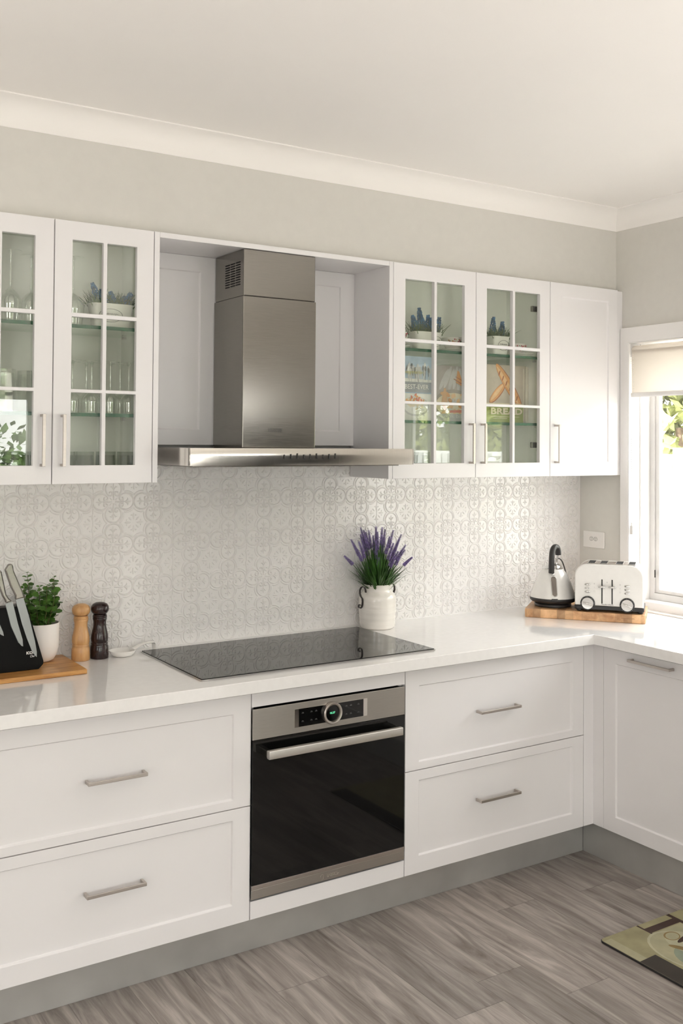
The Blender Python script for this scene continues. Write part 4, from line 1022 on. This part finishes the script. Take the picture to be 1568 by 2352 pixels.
planter((-.326,-.165),S1,.150,.080,.080,[(-.035,-.062,.148,.062),(-.02,-.030,.130,.055),(.012,-.002,.124,.05),(.045,.068,.124,.05),(.035,.05,.112,.04)],'long white planter with blue grape hyacinths behind the left glazed door',3,(-.012,.040))
planter((.998,-.165),S1,.140,.078,.074,[(-.045,-.062,.140,.055),(-.02,-.028,.172,.065),(.0,-.02,.150,.06),(.02,.015,.146,.05),(.035,.032,.138,.05),(.055,.070,.140,.062)],'white planter with five blue grape hyacinths above the blue cookbook',8,(.030,.026))
planter((1.3655,-.185),S1,.098,.075,.078,[(-.028,-.022,.160,.06),(.02,.034,.145,.055)],'small square white planter with two blue grape hyacinths above the bread cookbook',14,(.006,.030))
# ------------------------------------------------------------------ teacups, saucers
def teacup(c,z,label,sc_=1.,deco='a'):
    t=thing('teacup',label,'cup',(c[0],c[1],z))
    P=[(0,.003),(.020,.003),(.022,0),(.024,.003),(.036,.018),(.044,.036),(.049,.050),(.0478,.050),(.042,.036),(.034,.02),(.0,.008)]
    MB().lathe([(r*sc_,h*sc_) for r,h in P],0,0,32).build('cup','wcer',t,smooth=50,local=True)
    MB().tube([(.040*sc_,0,.018*sc_),(.058*sc_,0,.020*sc_),(.066*sc_,0,.034*sc_),(.058*sc_,0,.046*sc_),(.046*sc_,0,.044*sc_)],.0022,8).build('handle','wcer',t,smooth=60,local=True)
    mb=MB(); random.seed(7 if deco=='a' else 9)
    for k in range(26):
        a=R(random.uniform(200,310)); h=random.uniform(.020,.042)*sc_; r=(.0385+(h/sc_-.018)*.43)*sc_+.0006
        m_=random.choice([0,0,1,1,2,3]); s_=random.uniform(.002,.0045)
        mb.ell((r*math.cos(a),r*math.sin(a),h),s_,s_,s_,6,4,m_)
    mb.build('floral_print',['rose','gold_','leafp','plum'],t,local=True,smooth=60)
    return t
M['rose']=mat('rose_print',(.55,.12,.16),.4,noise=.2); M['gold_']=mat('gold_print',(.55,.30,.06),.4,noise=.2); M['leafp']=mat('leaf_print',(.12,.2,.06),.4,noise=.2); M['plum']=mat('plum_print',(.15,.04,.06),.4,noise=.2)
def saucer(c,z,label,r=.07,group=None):
    t=tag(MB().lathe([(0,.002),(r*.4,.0),(r*.42,.001),(r*.8,.007),(r,.012),(r*.995,.0135),(r*.8,.0095),(r*.45,.0045),(0,.004)],c[0],c[1],40).build('saucer','wcer',smooth=50),label,'saucer',group)
    for v in t.data.vertices: v.co.z+=z
    return t
saucer((1.150,-.165),S1+.0005,'white saucer under the floral teacup beside the larger planter',.072)
teacup((1.150,-.165),S1+.0055,'floral teacup on a saucer beside the larger planter',1.12,'a')
saucer((1.492,-.165),S1+.0005,'white saucer under the rose teacup beside the small planter',.076)
teacup((1.480,-.165),S1+.0055,'white teacup with red roses beside the small planter',1.0,'b')
for k in range(2): saucer((.862,-.170),S1+.0005+k*.0145,['lower','upper'][k]+' plate of the small stack at the left end of the right cabinet',.045,'stacked small plates')
teacup((.862,-.170),S1+.034,'small white teacup on top of the stacked plates near the hood',.65,'b')
# ------------------------------------------------------------------ cookbooks
for n_,c_ in dict(bk_blue=S(165,185,205),bk_band=S(140,146,156),bk_white=S(222,222,220),bk_silver=S(190,190,192),bk_sh=S(110,112,116),bk_red=S(205,110,85),bk_or=S(215,150,85),bk_cream=S(226,214,190),bk_wok=S(178,172,172),bk_steam=S(205,203,206),bk_bowl=S(160,152,146),bk_tan=S(214,170,125),bk_brown=S(165,95,55),bk_beige=S(190,178,165),bk_crust=S(220,158,100),bk_crust2=S(232,190,140),bk_page=S(232,226,214),bk_spine=S(198,186,172),bk_yel=S(205,200,130),bk_green=S(150,160,90)).items():
    M[n_]=mat(n_,c_,.35,noise=.10,nscale=30)
def book(x0,x1,yf,z0,h,th,cov,label,decor,lean=0):
    t=thing('cookbook',label,'book',((x0+x1)/2,yf,z0))
    w=x1-x0
    MB().box(-w/2+.002,w/2-.002,.0025,th-.0025,.002,h-.003).build('pages','bk_page',t,local=True)
    mats=[cov]; mb=MB().box(-w/2,w/2,0,.0022,0,h).box(-w/2,w/2,th-.0022,th,0,h).box(-w/2,-w/2+.002,.0022,th-.0022,0,h)
    lay=[0]
    def D(pts,m):
        if m not in mats: mats.append(m)
        lay[0]+=1; y=-.0004-.00003*lay[0]
        mb.add([(p[0],y,p[1]) for p in pts],[tuple(range(len(pts)))],mats.index(m))
    def E(cx,cz,rx,rz,m,an=0,n=20,j=0.):
        D([(cx+(rx*math.cos(a)*math.cos(an)-rz*math.sin(a)*math.sin(an))*(1+random.uniform(-j,j)),cz+(rx*math.cos(a)*math.sin(an)+rz*math.sin(a)*math.cos(an))*(1+random.uniform(-j,j))) for a in[2*pi*k/n for k in range(n)]],m)
    def T(s_,size,x,z,m,**k):
        if m not in mats: mats.append(m)
        mb.text(s_,size,Matrix(((1,0,0,x),(0,0,-1,-.0058),(0,1,0,z),(0,0,0,1))),mats.index(m),ext=.0001,**k)
    decor(D,E,T,w,h); mb.build('cover',mats,t,local=True)
    return t
def d1(D,E,T,w,h):
    random.seed(2)
    D([(-w/2,h*.55),(w/2,h*.55),(w/2,h*.64),(-w/2,h*.66)],'bk_white')
    for k in range(46):
        x=random.uniform(-.46,.46)*w; z=h*random.uniform(.68,.80); l=h*random.uniform(.06,.16); a=random.uniform(-.25,.25); m=random.choice(['bk_white','bk_silver','bk_sh','bk_silver','bk_sh'])
        D([(x-.0012,z-l),(x+.0016,z-l),(x+.0016+a*l,z+l*.4),(x-.0012+a*l,z+l*.4)],m); E(x+a*l,z+l*.5,.0045,.011,m,a)
    T('vegetarian',.018,.0,h*.75,'bk_yel',w=w*.5)
    D([(-w/2,h*.44),(w/2,h*.44),(w/2,h*.60),(-w/2,h*.60)],'bk_band')
    T('BEST-EVER',.026,.012,h*.52,'bk_white',w=.118,bold=.0002)
    D([(-w/2,0),(w/2,0),(w/2,h*.42),(-w/2,h*.42)],'bk_white')
    E(.01,h*.22,.066,.040,'bk_silver'); E(.01,h*.23,.06,.034,'bk_white')
    for k in range(20): E(.01+random.uniform(-.045,.045),h*.235+random.uniform(-.012,.022),.011,.007,random.choice(['bk_cream','bk_white','bk_cream']),random.random()*3,10,.2)
    for k in range(24):
        q=random.uniform(-1,1); E(.005+q*.045,h*.305+random.uniform(0,.026)*(1-abs(q)),.008,.0045,random.choice(['bk_red','bk_or','bk_red','bk_cream']),random.random()*3,8,.2)
def d2(D,E,T,w,h):
    random.seed(3)
    for k in range(5): E(-.05+k*.02,h*(.75+.04*(k%2)),.010,.05,'bk_steam',-.5+.1*k)
    E(.0,h*.32,.10,.060,'bk_bowl'); E(.0,h*.30,.092,.050,'bk_cream')
    for k in range(40): E(random.uniform(-.06,.075),h*.32+random.uniform(-.04,.04),.013,.008,random.choice(['bk_tan','bk_or','bk_cream','bk_crust2','bk_steam']),random.random()*3,9,.25)
    D([(-.065,h*.33),(-.03,h*.33),(-.04,h*.58),(-.05,h*.60)],'bk_tan'); D([(.012,h*.70),(.055,h*.62),(.03,h*.90),(.02,h*.92)],'bk_or')
    D([(-.0,h*.76),(.10,h*.56),(.10,h*.58),(-.0,h*.775)],'bk_brown'); D([(.01,h*.80),(.10,h*.64),(.10,h*.655),(.01,h*.812)],'bk_brown')
    D([(-.02,h*.16),(.09,h*.17),(.09,h*.22),(-.02,h*.20)],'bk_red'); D([(-w/2,0),(w/2,0),(w/2,h*.14),(-w/2,h*.14)],'bk_silver')
    T('wok bible',.022,.008,h*.095,'bk_white',w=.13)
def d3(D,E,T,w,h):
    random.seed(5)
    E(-.035,h*.51,.019,.062,'bk_brown',-.80); E(-.036,h*.515,.016,.058,'bk_crust',-.80); E(-.038,h*.52,.008,.05,'bk_crust2',-.80)
    E(.030,h*.64,.024,.118,'bk_brown',.67); E(.028,h*.645,.021,.115,'bk_crust',.67); E(.022,h*.655,.009,.10,'bk_crust2',.67)
    for k in range(6): E(.075-.020*k,h*(.43+.085*k),.013,.0035,'bk_brown',1.2,10)
    D([(-w/2,h*.28),(w/2,h*.28),(w/2,h*.335),(-w/2,h*.335)],'bk_cream'); D([(-w/2,0),(w/2,0),(w/2,h*.28),(-w/2,h*.28)],'bk_green')
    T('BREAD',.036,.012,h*.19,'bk_cream',w=.178,bold=.0012)
    D([(-.075,h*.10),(.09,h*.10),(.09,h*.107),(-.075,h*.107)],'bk_cream'); D([(-.06,h*.07),(.02,h*.07),(.02,h*.077),(-.06,h*.077)],'bk_cream')
book(.822,1.004,-.200,S2+.0005,.256,.018,'bk_blue','blue and white cookbook with cutlery on its cover, nearest the hood',d1)
book(1.052,1.262,-.150,S2+.0005,.232,.020,'bk_wok','grey cookbook with a wok of food and chopsticks on its cover',d2)
book(1.300,1.524,-.175,S2+.0005,.246,.022,'bk_beige','cookbook with baguettes on its cover behind the second glazed door',d3)
book(1.5265,1.550,-.160,S2+.0005,.247,.10,'bk_spine','cream book spine standing right of the bread cookbook',lambda D,E,T,w,h:D([(-w*.1,.01),(w*.1,.01),(w*.1,h-.01),(-w*.1,h-.01)],'bk_page'))
book(1.552,1.570,-.160,S2+.0005,.247,.10,'bk_page','pale book spine against the side panel of the right cabinet',lambda D,E,T,w,h:D([(w*.2,.01),(w*.3,.01),(w*.3,h-.01),(w*.2,h-.01)],'bk_spine'))
# ------------------------------------------------------------------ floor mat
for n_,c_ in dict(mt_bei=S(158,152,118),mt_bei2=S(172,168,138),mt_dk=S(52,46,40),mt_br=S(62,42,34),mt_cup=S(186,184,156),mt_teal=S(140,150,132),mt_rim=S(140,118,74)).items(): M[n_]=mat(n_,c_,.55,noise=.16,nscale=14)
mx0,mx1,my0,my1=1.051,1.501,-1.80,-1.052
t=thing('kitchen_mat','cushioned kitchen mat printed with a coffee cup, on the floor under the right-hand cabinets','mat',(1.27,-1.42,0))
MB().prism(rrect(mx0,mx1,my0,my1,.018,5),.0005,.0075,'z').build('base','blackp',t,bevel=.002)
mats=['mt_bei']; mb=MB().prism(rrect(mx0+.002,mx1-.002,my0+.002,my1-.002,.017,5),.0076,.0080,'z'); ly=[0]
def MD(pts,m):
    if m not in mats: mats.append(m)
    ly[0]+=1; z=.0080+.00004*ly[0]; mb.add([(p[0],p[1],z) for p in pts],[tuple(range(len(pts)))],mats.index(m))
def ME(cx,cy,rx,ry,m,an=0,n=28): MD([(cx+rx*math.cos(2*pi*k/n)*math.cos(an)-ry*math.sin(2*pi*k/n)*math.sin(an),cy+rx*math.cos(2*pi*k/n)*math.sin(an)+ry*math.sin(2*pi*k/n)*math.cos(an)) for k in range(n)],m)
MD([(mx0+.004,-1.30),(1.09,-1.30),(1.09,-1.07),(mx0+.004,-1.07)],'mt_bei2')
MD([(mx0+.002,my0+.02),(1.130,my0+.02),(1.130,-1.218),(mx0+.002,-1.222)],'mt_dk')
MD([(1.228,-1.055),(1.236,-1.055),(1.236,-1.40),(1.228,-1.40)],'mt_br'); MD([(1.236,-1.083),(1.379,-1.083),(1.379,-1.115),(1.236,-1.115)],'mt_br'); MD([(1.379,-1.055),(1.395,-1.055),(1.395,-1.40),(1.379,-1.40)],'mt_br')
MD([(1.240,-1.120),(1.376,-1.120),(1.376,-1.40),(1.240,-1.40)],'mt_bei2')
ME(1.262,-1.29,.120,.175,'mt_cup',.25); ME(1.262,-1.29,.112,.166,'mt_bei2',.25); ME(1.25,-1.33,.085,.11,'mt_teal',.25)
ME(1.29,-1.24,.068,.095,'mt_cup',.2); ME(1.276,-1.165,.032,.026,'mt_rim',.3); ME(1.276,-1.166,.027,.021,'mt_bei2',.3)
ME(1.235,-1.235,.012,.04,'mt_rim',.5); ME(1.30,-1.197,.045,.010,'mt_br',.2)
mb.build('printed_top',mats,t)
# ------------------------------------------------------------------ light
w=bpy.data.worlds.new('World'); sc.world=w; w.use_nodes=True; nt=w.node_tree; bg=nt.nodes['Background']
tc=nt.nodes.new('ShaderNodeTexCoord'); sx=nt.nodes.new('ShaderNodeSeparateXYZ'); rp=nt.nodes.new('ShaderNodeValToRGB')
nt.links.new(tc.outputs['Generated'],sx.inputs[0]); nt.links.new(sx.outputs[2],rp.inputs[0]); nt.links.new(rp.outputs[0],bg.inputs[0])
rp.color_ramp.elements[0].color=(1.0,.98,.97,1); rp.color_ramp.elements[1].color=(.99,.98,.985,1)
bg.inputs[1].default_value=SKY=6.8
def portal(name,loc,rot,sx_,sy_):
    l=bpy.data.lights.new(name,'AREA'); l.shape='RECTANGLE'; l.size=sx_; l.size_y=sy_; l.cycles.is_portal=True
    o=bpy.data.objects.new(name,l); C.objects.link(o); o.location=loc; o.rotation_euler=rot; return o
portal('window_portal',(XR+.158,(WY0+WY1)/2,(WZ0+WZ1)/2),(0,R(90),0),WZ1-WZ0,WY1-WY0)
portal('side_door_portal',(XR+.158,-5.275,1.05),(0,R(90),0),2.1,2.65)
portal('rear_door_portal',(.375,YE-.12,1.05),(R(90),0,0),1.75,2.1)
portal('added_rear_window_portal',(-2.25,YE-.12,1.475),(R(90),0,0),2.1,1.25)
portal('added_left_window_portal',(XL-.12,-4.85,1.3),(0,R(-90),0),1.6,1.5)
sn=bpy.data.lights.new('sun','SUN'); sn.energy=12; sn.angle=R(1); sn.color=(1,.985,.96)
so=bpy.data.objects.new('sun',sn); C.objects.link(so); so.location=(-5,3,9); so.rotation_euler=Vector((.75,-.2,-.63)).to_track_quat('-Z','Y').to_euler()
# unseen uplights added to brighten the ceiling, dark fridge added for the hood reflection
def uplighter(LX,LY,E,label):
    f=thing('added_uplight',label,'added light',(LX,LY,0)); H=.95
    MB().lathe([(0,.0005),(.15,.0005),(.15,.02),(.02,.035),(0,.035)],LX,LY,32).build('base','alu',f,smooth=40)
    MB().tube([(LX,LY,.0355),(LX,LY,H-.005)],.014,12).build('pole','alu',f,smooth=40)
    MB().lathe([(0,H-.004),(.05,H),(.17,H+.08),(.20,H+.15),(.195,H+.15),(.165,H+.085),(.05,H+.012),(0,H+.008)],LX,LY,36).build('added_uplight_bowl','socket',f,smooth=40)
    l=bpy.data.lights.new('lamp','AREA'); l.shape='DISK'; l.size=.30; l.energy=E; l.color=(1,.96,.925)
    o=bpy.data.objects.new('lamp',l); C.objects.link(o); o.parent=f; o.location=(0,0,H+.12); o.rotation_euler=(R(180),0,0)
uplighter(-2.5,-2.0,LE:=15.,'added unseen uplighter left of the viewpoint, brightening the kitchen ceiling')
uplighter(-.9,-4.5,LE,'added unseen uplighter behind the viewpoint, brightening the ceiling')
uplighter(.9,-3.2,LE,'added unseen uplighter for the ceiling right of the viewpoint, before the refrigerator')
fr_=thing('added_fridge','unseen dark refrigerator against the right wall behind the viewpoint','added_fridge',(1.7,-3.3,0))  # added out of view as a dark shape for the steel hood to reflect
MB().box(1.40,XR-.01,-3.72,-2.88,.0005,1.80).build('body','fridge_dark',fr_,bevel=.005)
MB().box(1.36,1.399,-3.72,-3.303,.03,1.79).build('door','blackp',fr_,bevel=.005); MB().box(1.36,1.399,-3.297,-2.88,.03,1.79).build('door','blackp',fr_,bevel=.005)
# ------------------------------------------------------------------ camera
cd=bpy.data.cameras.new('camera'); cam=bpy.data.objects.new('camera',cd); C.objects.link(cam); sc.camera=cam
yaw,pitch,roll=R(32.72740),R(1.203532),R(.398208); F=2307.539; SYP=-206.2046
fw=Vector((math.sin(yaw)*math.cos(pitch),math.cos(yaw)*math.cos(pitch),math.sin(pitch))); rt=Vector((math.cos(yaw),-math.sin(yaw),0)); up=rt.cross(fw)
r2=rt*math.cos(roll)+up*math.sin(roll); u2_=-rt*math.sin(roll)+up*math.cos(roll)
cam.matrix_world=Matrix(((r2.x,u2_.x,-fw.x,-1.488983),(r2.y,u2_.y,-fw.y,-3.409471),(r2.z,u2_.z,-fw.z,1.641668),(0,0,0,1)))
cd.sensor_fit='VERTICAL'; cd.sensor_height=36; cd.lens=F/2352*36; cd.shift_y=SYP/2352; cd.clip_start=.05
sc.view_settings.view_transform='Standard'; sc.view_settings.look='None'; sc.view_settings.gamma=1; sc.view_settings.exposure=0.47
sc.cycles.transparent_max_bounces=40; sc.cycles.max_bounces=12; sc.cycles.diffuse_bounces=8; sc.cycles.glossy_bounces=6
sc.cycles.caustics_reflective=False; sc.cycles.caustics_refractive=False; sc.cycles.sample_clamp_indirect=8
